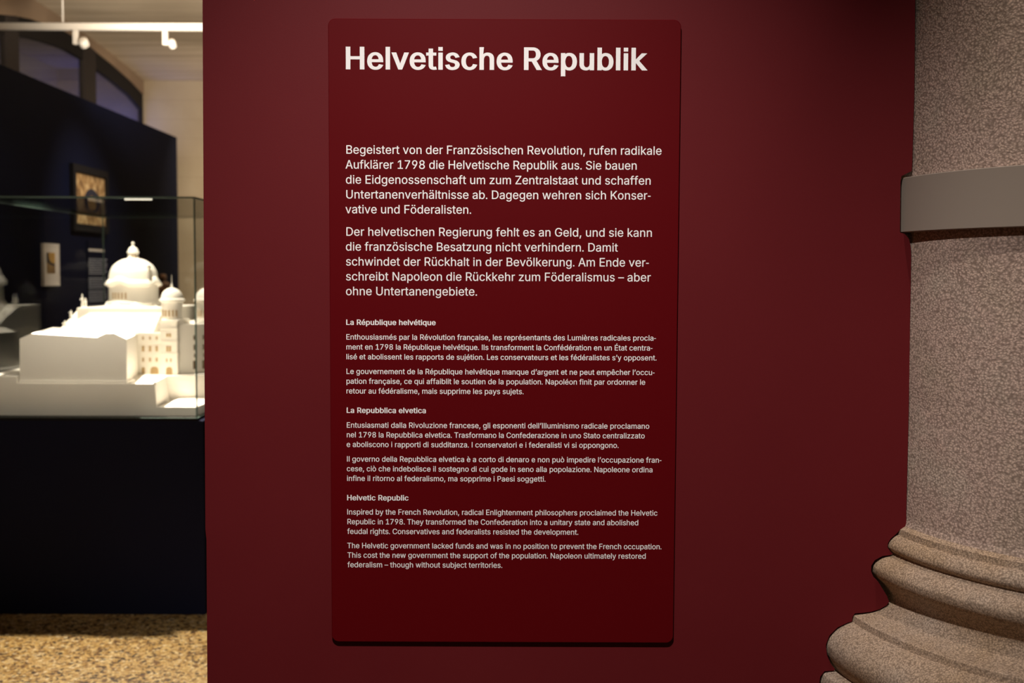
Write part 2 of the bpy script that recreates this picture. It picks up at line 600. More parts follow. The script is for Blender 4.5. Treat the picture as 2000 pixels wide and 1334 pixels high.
# navy exhibition partition along the left
XN = -2.95
n_far = at_x(345.5, 268, XN)
NTOP = n_far.z
struct(link('wall_left', box((XN - 0.12, 3.2, 0), (XN, n_far.y, NTOP), 0.004, 1), M_navy))

struct(link('reflection_blocker_wall', box((-1.2, 7.4, 0), (-1.08, YB - .01, 3.2)), M_navy))  # unseen dark wall added to keep the side pane's reflection dark

area('back_wall_low_fill', (-1.9, 10.6, 1.1), (-2.9, 12.0, 1.5), 9, 0.6, 0.3, (1.0, 0.92, 0.82))  # unseen low lamp added to lift the wall behind the glass

# ================================================================ COLUMN
INS = {}
PROFILE_PX = [(1781.5, 495), (1777, 800), (1772.5, 1000), (1770.8, 1018), (1768.5, 1028), (1760.5, 1033, 1), (1758.5, 1034, 1), (1757, 1046, 1),
              (1751, 1048), (1744, 1053.5), (1738.5, 1061), (1737, 1068.8), (1741, 1076), (1748, 1081, 1), (1744, 1086.0), (1729, 1090.0), (1715.5, 1098),
              (1709.5, 1107), (1709, 1115), (1712, 1124), (1719, 1132.7, 1), (1727, 1139, 1), (1741.5, 1158), (1745, 1170.7), (1739, 1181), (1723, 1191), (1703, 1197.8), (1683, 1200.8),
              (1671, 1202.2, 1), (1668.5, 1203.5, 1), (1667, 1216, 1), (1658, 1218.5), (1638.5, 1229), (1624.5, 1243.5), (1617.5, 1260), (1619, 1278), (1626, 1294), (1634, 1304.5, 1), (1637, 1312, 1), (1613, 1315), (1607.5, 1325), (1606, 1340, 1)]
prof = []
for t in PROFILE_PX:
    p = at(t[0], t[1], YW)
    prof.append((math.hypot(p.x - CX, YW - CY), p.z) + ((1,) if len(t) > 2 else ()))
col = thing('stone_column', 'tall round beige stone column with moulded base beside the red wall', 'column', (CX, CY, 0))
col['kind'] = 'structure'
isplit = 4
shaft = [(prof[0][0] - 0.006, ZT, 1)] + list(prof[:isplit + 1])
basep = list(prof[isplit:])


part('shaft', lathe(smooth_profile(shaft, 6), CX, CY, 160), M_stone, col, True)
o = part('base_moulding', lathe(smooth_profile(basep, 6), CX, CY, 200), M_stone_base, col, True)
bp = prof[-1]
part('plinth_block', lathe([(bp[0] - 0.002, bp[1]), (bp[0], bp[1] - 0.01), (bp[0], 0.30), (bp[0] + 0.03, 0.27), (bp[0] + 0.03, 0.0)], CX, CY, 120), M_stone_base, col)
for ob in col.children:
    for pl_ in ob.data.polygons:
        pl_.use_smooth = True
    md = ob.modifiers.new('edge', 'EDGE_SPLIT')
    md.split_angle = math.radians(32)

# grey band around the shaft
bt, bb = at(1767, 346.5, YW), at(1767, 453.8, YW)
rb = math.hypot(bt.x - CX, YW - CY)
rs = math.hypot(at(1781.5, 400, YW).x - CX, YW - CY) + 0.0005
a_wall = math.atan2(YW - CY, bt.x - CX) % (2 * math.pi)       # where the band passes the face of the partition
a_l = a_wall - 0.055
a_r = 3 * math.pi - a_l
dz = 0.0015


def band_drop(a, r, z):
    if z < (bt.z + bb.z) / 2:
        return 0.0
    d = min(a - a_l, a_r - a)
    k = max(0.0, 1 - d / 0.055)
    return -0.013 * (1 - math.sqrt(max(0.0, 1 - k * k)))


bm = lathe([(rs, bt.z), (rb - dz, bt.z), (rb, bt.z - dz), (rb, bb.z + dz), (rb - dz, bb.z), (rs, bb.z), (rs, bt.z)], CX, CY, 160, None, a_l, a_r, band_drop)
bmesh.ops.remove_doubles(bm, verts=bm.verts, dist=1e-5)
bmesh.ops.holes_fill(bm, edges=[e for e in bm.edges if e.is_boundary], sides=0)
o = part('metal_band', bm, M_band, col, True)
o['label'] = 'smooth grey-brown metal band clasped around the shaft'
md = o.modifiers.new('edge', 'EDGE_SPLIT')
md.split_angle = math.radians(30)

# ================================================================ TEXT PANEL
T_B = 0.0115
YP = YW - T_B
pc = [at(640.6, 35.5, YP), at(1330.6, 39.2, YP), at(1314.6, 1255.6, YP), at(648.0, 1253.6, YP)]
ztop, zbot = (pc[0].z + pc[1].z) / 2, (pc[2].z + pc[3].z) / 2
panel = thing('information_panel', 'dark red text panel with rounded corners mounted on the red wall', 'sign', ((pc[0].x + pc[1].x) / 2, YW, zbot))


def rounded(corners, r, n=8):
    out = []
    m = len(corners)
    for i in range(m):
        p, a, b = corners[i], corners[i - 1], corners[(i + 1) % m]
        u, w = (a - p).normalized(), (b - p).normalized()
        ang = u.angle(w)
        d = r / math.tan(ang / 2)
        cc_ = p + (u + w).normalized() * (r / math.sin(ang / 2))
        s, e = p + u * d, p + w * d
        for k in range(n + 1):
            t = k / n
            q = s.lerp(e, t) - cc_
            out.append(cc_ + q.normalized() * r)
    return out


cs = [Vector((p.x, 0, z)) for p, z in ((pc[0], ztop), (pc[1], ztop), (pc[2], zbot), (pc[3], zbot))]
ro = rounded(cs, 0.0155)
ri = rounded([cs[0] + Vector((.0012, 0, -.0012)), cs[1] + Vector((-.0012, 0, -.0012)), cs[2] + Vector((-.0012, 0, .0012)), cs[3] + Vector((.0012, 0, .0012))], 0.0145)
bm = bmesh.new()
rows = [[bm.verts.new((p.x, y, p.z)) for p in ring] for ring, y in ((ri, YP), (ro, YP + 0.0012), (ro, YW - 0.0002))]
for a, b in zip(rows, rows[1:]):
    for i in range(len(a)):
        j = (i + 1) % len(a)
        bm.faces.new((a[i], a[j], b[j], b[i]))
bm.faces.new(rows[0])
bm.faces.new(rows[-1])
part('board', bm, M_board, panel)

# outlines of the letters: character code -> (advance, closed outlines as x, y, x, y ...), cap height 500
GLYPHS = {
44: (185, [[37, -117, 66, 70, 135, 70, 83, -117]]),
45: (212, [[26, 168, 26, 222, 186, 222, 186, 168]]),
46: (160, [[44, 0, 44, 72, 114, 72, 114, 0]]),
49: (445, [[75, 0, 75, 54, 384, 54, 384, 0], [271, 500, 271, 0, 209, 0, 209, 441, 206, 441, 85, 352, 85, 419, 195, 500]]),
55: (445, [[95, 0, 318, 441, 318, 444, 61, 444, 61, 500, 384, 500, 384, 441, 162, 0]]),
56: (445, [[222, -7, 175, -2, 133, 11, 99, 33, 73, 61, 56, 95, 51, 133, 54, 164, 64, 192, 79, 217, 99, 237, 123, 252, 150, 260, 150, 262, 117, 277, 91, 303, 75, 336, 69, 374, 74, 410, 89, 442, 112, 469, 143, 489, 180, 502, 222, 507, 264, 502, 301, 489, 332, 469, 355, 442, 370, 410, 375, 374, 370, 336, 353, 303, 328, 277, 295, 262, 295, 260, 322, 252, 345, 237, 365, 217, 381, 192, 391, 164, 394, 133, 388, 95, 372, 61, 346, 33, 311, 11, 270, -2], [222, 48, 253, 51, 280, 59, 301, 72, 317, 90, 328, 111, 331, 136, 327, 162, 317, 185, 300, 204, 278, 219, 252, 228, 222, 231, 193, 228, 166, 219, 144, 204, 128, 185, 117, 162, 113, 136, 117, 111, 127, 90, 143, 72, 164, 59, 191, 51], [222, 285, 247, 287, 269, 295, 288, 308, 302, 325, 311, 345, 314, 369, 311, 393, 302, 413, 289, 429, 270, 442, 248, 449, 222, 452, 197, 449, 174, 442, 156, 429, 142, 413, 133, 393, 131, 369, 133, 345, 142, 325, 156, 308, 175, 295, 197, 287]]),
57: (445, [[273, 210, 296, 243, 302, 243, 294, 230, 283, 217], [273, 210, 269, 207, 252, 198, 234, 193, 214, 191, 172, 196, 135, 210, 104, 233, 82, 264, 67, 302, 62, 346, 68, 390, 83, 429, 108, 461, 140, 486, 179, 502, 222, 507, 266, 501, 305, 486, 337, 460, 362, 427, 377, 387, 382, 341, 378, 304, 366, 265, 344, 220, 310, 165, 197, 0, 128, 0], [222, 452, 195, 449, 171, 438, 151, 422, 136, 400, 126, 375, 123, 346, 126, 316, 136, 290, 151, 269, 171, 253, 195, 243, 222, 239, 250, 243, 274, 253, 294, 269, 309, 290, 319, 315, 322, 344, 319, 374, 309, 400, 294, 422, 274, 438, 250, 449]]),
65: (471, [[235, 449, 228, 470, 241, 470], [235, 449, 209, 365, 187, 297, 84, 0, 16, 0, 198, 500, 271, 500, 455, 0, 388, 0, 282, 297, 260, 366], [108, 140, 108, 195, 363, 195, 363, 140]]),
66: (448, [[59, 0, 59, 500, 237, 500, 284, 496, 323, 482, 353, 461, 374, 434, 387, 403, 391, 367, 388, 338, 380, 315, 367, 296, 350, 281, 331, 270, 309, 262, 309, 258, 333, 253, 357, 241, 378, 223, 395, 200, 407, 170, 411, 134, 406, 98, 393, 66, 371, 38, 339, 18, 296, 4, 242, 0], [122, 56, 241, 56, 291, 62, 324, 78, 343, 103, 349, 134, 346, 159, 337, 181, 321, 200, 300, 214, 274, 224, 244, 227, 122, 227], [122, 281, 234, 281, 260, 283, 283, 291, 303, 304, 318, 321, 327, 342, 330, 366, 324, 396, 307, 421, 278, 438, 236, 444, 122, 444]]),
67: (501, [[263, -7, 202, 1, 148, 24, 103, 62, 68, 113, 47, 176, 40, 250, 47, 323, 68, 386, 103, 437, 148, 475, 202, 499, 263, 507, 300, 504, 334, 496, 366, 482, 395, 463, 420, 439, 440, 411, 455, 379, 465, 342, 401, 342, 394, 367, 383, 388, 368, 406, 351, 421, 332, 433, 310, 441, 287, 446, 263, 448, 219, 442, 180, 425, 148, 396, 123, 358, 107, 309, 102, 250, 107, 191, 123, 142, 148, 103, 181, 75, 219, 58, 263, 52, 287, 54, 310, 59, 332, 67, 351, 79, 368, 94, 383, 112, 394, 134, 401, 158, 465, 158, 456, 121, 440, 89, 420, 61, 395, 37, 367, 18, 335, 5, 300, -4]]),
68: (494, [[215, 0, 94, 0, 94, 56, 211, 56, 267, 62, 312, 79, 348, 108, 372, 146, 387, 195, 392, 251, 387, 307, 373, 354, 348, 393, 314, 421, 270, 438, 217, 444, 92, 444, 92, 500, 221, 500, 289, 493, 346, 470, 378, 447, 405, 419, 426, 384, 447, 323, 454, 251, 447, 178, 426, 117, 404, 82, 377, 53, 345, 30, 286, 8], [122, 500, 122, 0, 59, 0, 59, 500]]),
69: (411, [[59, 0, 59, 500, 366, 500, 366, 444, 122, 444, 122, 281, 349, 281, 349, 225, 122, 225, 122, 56, 369, 56, 369, 0]]),
70: (403, [[59, 0, 59, 500, 363, 500, 363, 444, 122, 444, 122, 273, 340, 273, 340, 217, 122, 217, 122, 0]]),
71: (511, [[408, 196, 278, 196, 278, 251, 470, 251, 470, 197, 463, 139, 443, 89, 412, 49, 370, 18, 320, 0, 264, -7, 201, 1, 147, 25, 102, 63, 68, 114, 47, 176, 40, 250, 47, 323, 68, 386, 102, 437, 146, 475, 200, 499, 260, 507, 299, 504, 335, 495, 367, 481, 396, 461, 421, 437, 441, 409, 457, 378, 466, 343, 401, 343, 392, 366, 381, 386, 367, 404, 350, 420, 331, 432, 310, 441, 286, 446, 261, 448, 218, 442, 180, 425, 148, 397, 123, 358, 107, 309, 102, 250, 107, 191, 123, 142, 148, 104, 181, 75, 220, 58, 264, 52, 304, 57, 339, 70, 368, 92, 389, 121, 403, 157]]),
72: (508, [[59, 0, 59, 500, 122, 500, 122, 284, 386, 284, 386, 500, 449, 500, 449, 0, 386, 0, 386, 228, 122, 228, 122, 0]]),
73: (183, [[60, 0, 60, 500, 123, 500, 123, 0]]),
75: (459, [[103, 143, 103, 212, 137, 257, 171, 298, 208, 338, 357, 500, 441, 500, 227, 271, 224, 271], [59, 0, 59, 500, 122, 500, 122, 329, 122, 221, 122, 190, 122, 0], [366, 0, 185, 255, 224, 304, 441, 0]]),
76: (386, [[59, 0, 59, 500, 122, 500, 122, 56, 355, 56, 355, 0]]),
78: (514, [[396, 75, 407, 54, 398, 53], [118, 423, 106, 444, 117, 446], [118, 423, 120, 377, 122, 322, 123, 286, 123, 0, 59, 0, 59, 500, 134, 500, 337, 180, 357, 148, 381, 105, 396, 75, 394, 106, 392, 155, 392, 192, 392, 500, 455, 500, 455, 0, 380, 0, 199, 285, 174, 325, 145, 375]]),
80: (437, [[122, 238, 229, 238, 264, 242, 292, 252, 313, 268, 327, 289, 336, 314, 339, 342, 336, 370, 327, 395, 313, 415, 292, 431, 264, 441, 228, 444, 122, 444], [122, 238, 122, 183, 107, 183, 107, 238], [122, 183, 122, 0, 59, 0, 59, 500, 231, 500, 284, 495, 327, 479, 360, 454, 383, 422, 397, 384, 402, 342, 397, 299, 383, 261, 360, 229, 327, 204, 284, 188, 231, 183]]),
82: (441, [[122, 251, 230, 251, 265, 254, 293, 262, 314, 276, 328, 295, 336, 319, 339, 346, 336, 374, 328, 398, 314, 417, 292, 432, 264, 441, 229, 444, 122, 444], [122, 251, 122, 194, 95, 194, 95, 251], [122, 194, 122, 0, 59, 0, 59, 500, 232, 500, 268, 498, 300, 491, 327, 480, 350, 465, 369, 447, 384, 426, 394, 401, 400, 375, 402, 346, 400, 317, 394, 291, 384, 267, 369, 246, 350, 228, 327, 213, 300, 203, 268, 196, 232, 194], [347, 0, 226, 225, 298, 225, 420, 0]]),
83: (439, [[220, -9, 169, -4, 125, 9, 90, 30, 63, 59, 45, 94, 38, 134, 103, 134, 109, 108, 121, 86, 140, 70, 164, 58, 191, 51, 220, 48, 252, 51, 281, 59, 305, 72, 324, 90, 336, 112, 340, 137, 336, 159, 326, 176, 311, 190, 291, 201, 267, 210, 241, 218, 181, 235, 126, 256, 85, 284, 66, 307, 55, 335, 51, 366, 57, 406, 74, 440, 100, 468, 135, 489, 177, 502, 223, 507, 270, 502, 311, 489, 345, 468, 371, 441, 387, 408, 394, 371, 332, 371, 321, 405, 297, 430, 263, 445, 221, 451, 191, 448, 164, 440, 143, 428, 127, 411, 116, 391, 113, 369, 117, 346, 129, 328, 146, 314, 166, 303, 188, 295, 209, 288, 260, 274, 306, 259, 330, 248, 353, 234, 372, 216, 388, 194, 398, 168, 401, 136, 396, 97, 380, 62, 354, 33, 318, 10, 273, -4]]),
84: (441, [[31, 444, 31, 500, 410, 500, 410, 444, 252, 444, 252, 0, 189, 0, 189, 444]]),
85: (508, [[254, -8, 199, -2, 151, 15, 112, 43, 83, 79, 65, 122, 59, 170, 59, 500, 122, 500, 122, 175, 126, 141, 138, 111, 158, 86, 184, 67, 216, 55, 254, 51, 293, 55, 325, 67, 351, 86, 370, 111, 382, 141, 386, 175, 386, 500, 449, 500, 449, 170, 443, 122, 425, 79, 396, 43, 357, 15, 310, -2]]),
90: (431, [[319, 446, 335, 467, 342, 447], [113, 54, 96, 33, 89, 53], [113, 54, 149, 56, 210, 56, 393, 56, 393, 0, 41, 0, 41, 46, 269, 379, 301, 423, 319, 446, 281, 444, 219, 444, 40, 444, 40, 500, 390, 500, 390, 454, 166, 127, 132, 79]]),
97: (383, [[157, -8, 123, -5, 93, 5, 67, 21, 47, 44, 37, 62, 32, 83, 30, 106, 33, 135, 42, 158, 57, 176, 76, 190, 98, 200, 123, 207, 175, 216, 230, 223, 248, 226, 261, 231, 268, 239, 271, 250, 271, 252, 269, 274, 262, 292, 251, 306, 236, 316, 216, 323, 192, 325, 168, 323, 147, 317, 129, 307, 116, 296, 105, 283, 98, 269, 40, 286, 56, 317, 77, 340, 102, 357, 131, 369, 161, 376, 191, 378, 212, 377, 235, 373, 258, 366, 281, 354, 301, 338, 317, 315, 327, 285, 331, 247, 331, 0, 272, 0, 272, 51, 268, 51, 260, 38, 248, 24, 232, 11, 212, 1, 187, -6], [167, 45, 198, 48, 224, 58, 244, 73, 259, 92, 268, 113, 271, 136, 271, 187, 265, 182, 255, 179, 227, 173, 197, 168, 172, 165, 152, 161, 132, 156, 115, 148, 102, 137, 93, 122, 90, 103, 93, 85, 100, 71, 112, 60, 128, 51, 146, 46]]),
98: (417, [[226, -8, 194, -5, 169, 4, 150, 16, 135, 31, 116, 58, 110, 58, 110, 0, 52, 0, 52, 500, 112, 500, 112, 314, 116, 314, 135, 340, 149, 354, 168, 366, 193, 375, 225, 378, 255, 375, 283, 367, 308, 354, 330, 337, 348, 314, 363, 288, 375, 257, 381, 223, 384, 186, 381, 148, 375, 114, 364, 83, 349, 56, 330, 34, 308, 16, 283, 3, 255, -5], [216, 46, 238, 48, 258, 54, 275, 64, 295, 86, 310, 115, 319, 148, 322, 186, 320, 223, 311, 257, 296, 285, 275, 306, 258, 316, 238, 322, 216, 324, 195, 322, 175, 316, 158, 307, 138, 286, 123, 258, 114, 225, 111, 186, 114, 147, 123, 113, 138, 85, 159, 64, 176, 54, 195, 48]]),
99: (389, [[204, -8, 171, -5, 142, 3, 115, 16, 91, 34, 71, 57, 55, 84, 43, 114, 36, 148, 34, 184, 36, 221, 43, 255, 55, 286, 71, 313, 91, 335, 115, 354, 142, 367, 171, 375, 204, 378, 230, 376, 256, 371, 279, 362, 300, 350, 318, 335, 334, 316, 347, 295, 355, 272, 298, 257, 293, 271, 285, 284, 276, 296, 265, 305, 252, 313, 238, 319, 222, 323, 204, 324, 181, 322, 160, 316, 143, 305, 122, 282, 107, 254, 98, 221, 95, 184, 98, 148, 107, 115, 122, 87, 143, 65, 160, 54, 181, 48, 204, 46, 222, 47, 238, 51, 253, 57, 266, 65, 277, 75, 287, 87, 294, 101, 299, 115, 357, 101, 348, 77, 335, 55, 320, 37, 301, 21, 280, 8, 256, -1, 231, -6]]),
100: (417, [[192, -8, 148, -2, 110, 16, 78, 45, 54, 83, 39, 130, 34, 186, 39, 240, 54, 288, 78, 326, 110, 354, 148, 372, 192, 378, 224, 375, 249, 366, 268, 354, 282, 340, 301, 314, 305, 314, 305, 500, 365, 500, 365, 0, 307, 0, 307, 58, 301, 58, 282, 31, 267, 16, 248, 4, 223, -5], [201, 46, 232, 50, 259, 64, 279, 85, 294, 113, 303, 147, 306, 186, 303, 225, 294, 258, 280, 286, 259, 307, 233, 320, 201, 324, 169, 320, 142, 306, 121, 285, 107, 257, 98, 223, 95, 186, 98, 148, 107, 115, 122, 86, 143, 64, 169, 51]]),
101: (397, [[302, 217, 332, 217, 304, 199], [95, 217, 94, 207, 94, 174, 95, 166, 73, 166, 73, 217], [95, 217, 302, 217, 301, 233, 293, 264, 278, 289, 258, 308, 233, 320, 202, 325, 170, 320, 144, 308, 123, 289, 107, 265, 97, 237], [95, 166, 98, 136, 109, 104, 126, 79, 148, 60, 176, 49, 209, 45, 230, 47, 249, 52, 266, 60, 281, 71, 292, 86, 300, 104, 359, 89, 347, 62, 329, 39, 306, 19, 278, 4, 245, -5, 208, -8, 174, -5, 143, 3, 115, 16, 91, 34, 71, 57, 55, 83, 43, 114, 36, 147, 34, 184, 36, 220, 43, 254, 54, 285, 70, 312, 90, 335, 113, 353, 140, 367, 169, 375, 202, 378, 232, 375, 261, 368, 289, 354, 314, 335, 335, 309, 351, 277, 361, 238, 365, 191, 365, 166]]),
102: (249, [[224, 373, 224, 321, 6, 321, 6, 373], [79, 0, 79, 424, 83, 453, 94, 478, 111, 496, 133, 510, 158, 518, 184, 521, 203, 520, 218, 518, 239, 512, 223, 460, 211, 464, 191, 466, 168, 462, 152, 452, 142, 435, 139, 411, 139, 0]]),
103: (418, [[203, -148, 165, -145, 132, -137, 104, -125, 81, -108, 63, -89, 50, -68, 100, -40, 119, -65, 134, -77, 152, -87, 175, -93, 203, -96, 245, -90, 277, -74, 293, -57, 303, -34, 306, -6, 306, 67, 301, 67, 282, 41, 267, 27, 248, 15, 223, 7, 192, 5, 149, 10, 111, 26, 79, 53, 54, 89, 39, 134, 34, 188, 39, 242, 54, 288, 78, 326, 110, 354, 149, 372, 193, 378, 224, 375, 249, 366, 269, 354, 283, 340, 302, 313, 308, 313, 308, 373, 366, 373, 366, -9, 361, -53, 344, -88, 319, -115, 286, -134, 247, -144], [201, 58, 233, 62, 259, 74, 280, 93, 295, 119, 304, 151, 307, 189, 304, 227, 295, 259, 280, 286, 259, 307, 233, 320, 201, 324, 169, 320, 143, 306, 122, 285, 107, 258, 98, 226, 95, 189, 98, 152, 107, 120, 122, 94, 143, 74, 169, 62]]),
104: (403, [[112, 309, 112, 283, 101, 283], [112, 309, 114, 314, 130, 338, 149, 356, 172, 368, 196, 375, 223, 378, 259, 374, 290, 362, 308, 350, 323, 334, 335, 315, 344, 293, 349, 266, 351, 236, 351, 0, 291, 0, 291, 231, 288, 258, 281, 281, 268, 299, 251, 313, 231, 321, 206, 323, 181, 321, 158, 312, 139, 298, 124, 278, 115, 253, 112, 223, 112, 0, 52, 0, 52, 500, 112, 500]]),
105: (164, [[52, 0, 52, 373, 112, 373, 112, 0], [52, 428, 52, 500, 112, 500, 112, 428]]),
106: (164, [[52, 373, 112, 373, 112, -30, 109, -61, 100, -89, 85, -111, 64, -127, 37, -137, 4, -140, -10, -140, -10, -85, 2, -85, 24, -82, 40, -71, 49, -53, 52, -29], [52, 428, 52, 500, 112, 500, 112, 428]]),
107: (374, [[108, 134, 108, 208, 118, 208, 280, 373, 354, 373, 181, 196, 174, 196], [52, 0, 52, 500, 112, 500, 112, 0], [289, 0, 145, 183, 188, 225, 366, 0]]),
108: (164, [[52, 0, 52, 500, 112, 500, 112, 0]]),
109: (599, [[311, 302, 315, 290, 307, 290], [311, 302, 316, 315, 331, 337, 351, 355, 374, 368, 401, 377, 429, 380, 460, 376, 489, 365, 513, 348, 531, 323, 543, 291, 547, 251, 547, 0, 487, 0, 487, 249, 482, 284, 464, 307, 440, 320, 411, 325, 388, 322, 368, 314, 351, 302, 339, 285, 332, 265, 330, 243, 330, 0, 269, 0, 269, 255, 264, 284, 249, 306, 225, 320, 196, 325, 175, 322, 155, 315, 137, 302, 124, 284, 115, 262, 112, 234, 112, 0, 52, 0, 52, 373, 110, 373, 110, 301, 116, 318, 130, 340, 148, 357, 169, 370, 192, 377, 215, 380, 253, 373, 282, 355, 303, 326]]),
110: (403, [[110, 303, 110, 283, 101, 283], [110, 303, 121, 327, 149, 356, 184, 372, 223, 378, 259, 374, 290, 362, 315, 343, 335, 315, 347, 280, 351, 236, 351, 0, 291, 0, 291, 231, 285, 270, 268, 299, 241, 317, 206, 323, 181, 321, 158, 312, 139, 298, 124, 278, 115, 253, 112, 223, 112, 0, 52, 0, 52, 373, 110, 373]]),
111: (408, [[204, -8, 156, -2, 115, 16, 81, 45, 55, 84, 39, 130, 34, 184, 39, 239, 55, 286, 81, 325, 115, 354, 156, 372, 204, 378, 252, 372, 293, 354, 328, 325, 353, 286, 369, 239, 375, 184, 369, 130, 353, 84, 328, 45, 293, 16, 252, -2], [204, 46, 238, 50, 266, 65, 287, 87, 302, 115, 311, 148, 314, 184, 311, 220, 302, 254, 287, 282, 266, 305, 238, 319, 204, 324, 170, 319, 143, 305, 122, 282, 107, 254, 98, 221, 95, 184, 98, 148, 107, 115, 122, 87, 143, 65, 170, 50]]),
112: (417, [[52, -140, 52, 373, 110, 373, 110, 314, 116, 314, 135, 340, 149, 354, 168, 366, 193, 375, 225, 378, 255, 375, 283, 367, 308, 354, 330, 337, 348, 314, 363, 288, 375, 257, 381, 223, 384, 186, 381, 148, 375, 114, 364, 83, 349, 56, 330, 34, 308, 16, 283, 3, 255, -5, 226, -8, 194, -5, 170, 4, 150, 16, 136, 31, 116, 58, 112, 58, 112, -140], [216, 46, 238, 48, 258, 54, 275, 64, 295, 86, 310, 115, 319, 148, 322, 186, 320, 223, 311, 257, 296, 285, 275, 306, 258, 316, 238, 322, 216, 324, 195, 322, 175, 316, 158, 307, 138, 286, 123, 258, 114, 225, 111, 186, 114, 147, 123, 113, 138, 85, 159, 64, 176, 54, 195, 48]]),
113: (417, [[365, -140, 305, -140, 305, 58, 301, 58, 282, 31, 267, 16, 248, 4, 223, -5, 192, -8, 162, -5, 135, 3, 110, 16, 87, 34, 69, 56, 54, 83, 43, 114, 36, 148, 34, 186, 36, 223, 43, 257, 54, 288, 69, 314, 88, 337, 110, 354, 135, 367, 162, 375, 192, 378, 224, 375, 249, 366, 268, 354, 282, 340, 301, 314, 307, 314, 307, 373, 365, 373], [201, 46, 222, 48, 242, 54, 259, 64, 279, 85, 294, 113, 303, 147, 306, 186, 303, 225, 294, 258, 280, 286, 259, 307, 242, 316, 223, 322, 201, 324, 179, 322, 159, 316, 142, 306, 121, 285, 107, 257, 98, 223, 95, 186, 98, 148, 107, 115, 122, 86, 143, 64, 160, 54, 179, 48]]),
114: (255, [[52, 0, 52, 373, 110, 373, 110, 315, 113, 315, 128, 341, 150, 361, 178, 374, 209, 378, 225, 378, 239, 377, 239, 317, 226, 319, 203, 320, 179, 317, 156, 309, 138, 296, 124, 279, 115, 257, 112, 233, 112, 0]]),
115: (359, [[179, -8, 142, -5, 110, 3, 83, 18, 61, 37, 45, 62, 35, 93, 92, 105, 99, 86, 109, 71, 122, 59, 147, 48, 178, 45, 202, 46, 223, 52, 240, 61, 253, 73, 261, 86, 263, 101, 260, 119, 250, 133, 232, 145, 208, 152, 147, 167, 116, 177, 90, 189, 71, 205, 57, 223, 49, 245, 46, 269, 48, 290, 54, 309, 64, 326, 85, 348, 113, 364, 146, 374, 184, 378, 219, 375, 249, 366, 274, 352, 294, 333, 308, 311, 318, 285, 263, 272, 254, 292, 238, 310, 224, 319, 206, 325, 184, 327, 154, 323, 129, 311, 116, 300, 109, 287, 107, 272, 110, 254, 122, 239, 141, 228, 169, 219, 226, 206, 257, 196, 282, 184, 301, 168, 315, 150, 323, 129, 326, 105, 323, 84, 317, 64, 307, 46, 285, 24, 255, 6, 220, -4]]),
116: (223, [[200, 373, 200, 321, 6, 321, 6, 373], [64, 463, 124, 463, 124, 96, 126, 75, 134, 60, 147, 52, 167, 49, 182, 50, 198, 53, 209, 2, 189, -3, 165, -4, 136, -1, 111, 7, 90, 21, 76, 40, 67, 63, 64, 91]]),
117: (403, [[293, 69, 293, 90, 302, 90], [293, 69, 289, 59, 272, 34, 253, 17, 230, 5, 206, -3, 179, -5, 144, -1, 113, 11, 95, 23, 80, 38, 68, 58, 59, 81, 53, 107, 52, 137, 52, 373, 112, 373, 112, 142, 114, 115, 122, 92, 135, 74, 152, 60, 172, 52, 197, 49, 222, 52, 245, 61, 264, 75, 279, 95, 288, 120, 291, 150, 291, 373, 351, 373, 351, 0, 293, 0]]),
118: (383, [[192, 58, 202, 20, 181, 20], [192, 58, 199, 85, 209, 119, 220, 152, 300, 373, 365, 373, 222, 0, 160, 0, 17, 373, 83, 373, 162, 152, 174, 119, 184, 85]]),
119: (557, [[167, 63, 172, 41, 162, 41], [390, 63, 395, 41, 385, 41], [279, 304, 272, 332, 286, 332], [279, 304, 272, 276, 258, 221, 244, 169, 195, 0, 135, 0, 22, 373, 86, 373, 131, 210, 151, 134, 167, 63, 182, 132, 203, 210, 248, 373, 311, 373, 355, 210, 375, 133, 390, 63, 406, 133, 426, 210, 472, 373, 535, 373, 422, 0, 362, 0, 313, 169, 299, 221, 286, 276]]),
121: (383, [[192, 58, 202, 20, 181, 20], [192, 58, 199, 85, 220, 152, 300, 373, 365, 373, 201, -57, 188, -84, 173, -105, 156, -122, 137, -133, 115, -140, 90, -143, 63, -141, 47, -136, 60, -84, 70, -86, 87, -88, 102, -87, 116, -82, 128, -73, 139, -57, 148, -35, 160, -1, 17, 373, 83, 373, 162, 152, 174, 119, 184, 85]]),
122: (374, [[41, 0, 41, 45, 250, 314, 250, 317, 47, 317, 47, 373, 327, 373, 327, 325, 124, 59, 124, 55, 333, 55, 333, 0]]),
201: (411, [[59, 0, 59, 500, 366, 500, 366, 444, 122, 444, 122, 281, 349, 281, 349, 225, 122, 225, 122, 56, 369, 56, 369, 0], [188, 549, 235, 647, 302, 647, 237, 549]]),
